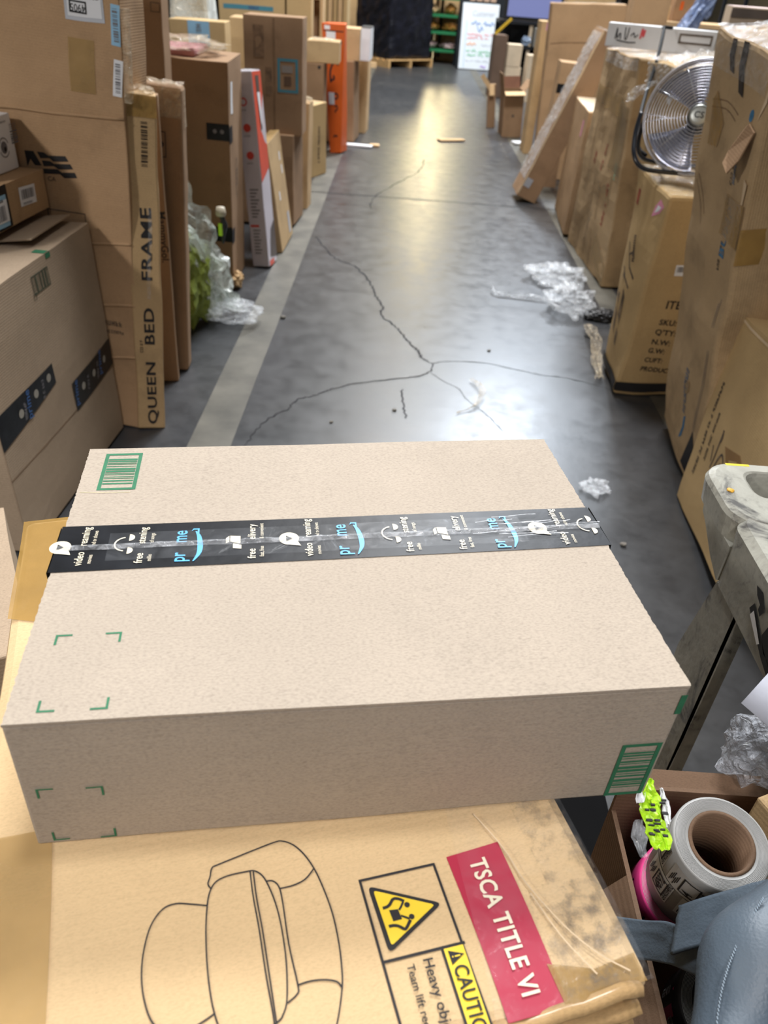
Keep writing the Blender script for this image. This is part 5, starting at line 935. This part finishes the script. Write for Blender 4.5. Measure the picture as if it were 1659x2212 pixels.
# grey leather bag with strap
LEA = plain('grey blue leather', (80, 92, 103), .45, var=.04, bump=.12, bscale=330)
bg = empty('shoulder_bag', (.40, .36, .62)); tag(bg, 'grey blue leather bag with a wide strap, at the bottom right corner', 'bag')
def bp(*p): return [Vector(q)-Vector((.40, .36, .62)) for q in p]
bm = bmesh.new(); P_ = smoothpath(bp((.345, .20, .700), (.348, .262, .712), (.366, .318, .725), (.390, .362, .740), (.425, .402, .755), (.47, .44, .765)), 6); tube(bm, P_, [(.043+.005*math.sin(i*.4))*max(.3, math.sin(math.pi*(i+.8)/(len(P_)+.6)))**.3 for i in range(len(P_))], 20)
for v in bm.verts: v.co += v3(v.co*16)*.004
frombm('rolled_side', bm, LEA, bg, True)
bm = bmesh.new(); P_ = smoothpath(bp((.43, .20, .69), (.435, .27, .70), (.455, .335, .712), (.50, .39, .72)), 6); tube(bm, P_, [.056*max(.25, math.sin(math.pi*(i+.6)/(len(P_)+.2)))**.35 for i in range(len(P_))], 20)
for v in bm.verts: v.co += v3(v.co*14)*.006
frombm('body', bm, LEA, bg, True)
def band(pts, hw_, mat, seed, nm='strap'):
    o = wavy(nm, [(p[0]-.40, p[1]-.36, p[2]-.62, hw_, *p[3:]) for p in pts], mat, bg, seed, .0012); 
    for p in o.data.polygons: p.use_smooth = True
    md = o.modifiers.new('t', 'SOLIDIFY'); md.thickness = .004; return o
band([(.300, .478, .560, .2, 1, .6), (.335, .458, .594, .15, 1, .7), (.362, .436, .632, .1, 1, .7), (.384, .408, .662, .15, 1, .8), (.402, .388, .694, .3, 1, .8), (.425, .392, .735, .4, 1, .6)], .021, LEA, 2)
band([(.362, .440, .655, .35, .9, .3), (.390, .436, .690, .35, .9, .3), (.420, .432, .722, .3, .9, .3), (.462, .432, .755, .3, .9, .3)], .026, LEA, 5)
bm = bmesh.new(); P_ = [P for P in smoothpath(bp((.318, .205, .735), (.322, .265, .747), (.340, .322, .760), (.365, .365, .775), (.400, .405, .79)), 18)]
for p in P_: bx(bm, (p.x-.0006, p.y-.0013, p.z-.0006), (p.x+.0006, p.y+.0013, p.z+.0006))
o = frombm('stitching', bm, plain('pale thread', (122, 136, 148), .6), bg); o['kind'] = 'stuff'
bm = bmesh.new(); tube(bm, smoothpath(bp((.388, .205, .742), (.392, .27, .752), (.412, .335, .764), (.448, .392, .772)), 8), .0022, 6); frombm('seam', bm, plain('dark piping', (52, 60, 68), .5), bg, True)
# white mailer, bubble wrap and a brown box end at the right edge
e1 = (Vector((.560, .700, .970))-Vector((.435, .61, .837))).normalized(); e2 = (Vector((.505, .50, .74))-Vector((.435, .61, .837))); e2 = (e2-e1*e2.dot(e1)).normalized(); e3 = e1.cross(e2)
ml = empty('mailer', (.435, .61, .837)); tag(ml, 'white padded mailer with a barcode poking in from the right edge', 'mailer')
bm = bmesh.new(); g = []
for i in range(9):
    row = []
    for j in range(9):
        a, b = i/8, j/8; th = .010*math.sin(math.pi*a)*math.sin(math.pi*b)
        row.append((bm.verts.new(e1*(.30*a)+e2*(.24*b)+e3*(th+.001)), bm.verts.new(e1*(.30*a)+e2*(.24*b)-e3*th)))
    g.append(row)
for i in range(8):
    for j in range(8):
        for s_ in (0, 1): bm.faces.new((g[i][j][s_], g[i+1][j][s_], g[i+1][j+1][s_], g[i][j+1][s_]))
for i in range(8):
    for j in (0, 8): bm.faces.new((g[i][j][0], g[i+1][j][0], g[i+1][j][1], g[i][j][1])); bm.faces.new((g[j][i][0], g[j][i+1][0], g[j][i+1][1], g[j][i][1]))
frombm('envelope', bm, plain('white poly mailer', (214, 218, 230), .35, var=.03, bump=.2, bscale=14), ml, True)
sgn = 1 if e3.dot(Vector((0, 0, 1.5))-Vector((.435, .61, .837))) > 0 else -1
bm = bmesh.new(); rd = random.Random(2)
for k in range(9):
    u0 = .035+k*.008; a, b = u0, u0+rd.choice((.002, .004, .005)); vs = [bm.verts.new(e1*p+e2*q+e3*sgn*.0125) for p, q in ((a, .10), (b, .10), (b, .135), (a, .135))]; bm.faces.new(vs)
frombm('barcode', bm, INK, ml)
bw = crumple('bubble_wrap', film('bubble film', (200, 204, 212), .4, .15, 1.0, 60), None, (.05, .04, .06), 12, .3, 1.4); bw.location = (.535, .672, .615); tag(bw, 'wad of clear bubble wrap under the white mailer at the right', 'wrap')
bb = Carton('carton', 'brown box end inside the open carton at the right edge', 'box', (.560, .565, .41, 0, 0, 24, .10, .10, .285), K_TAN, seed=90)
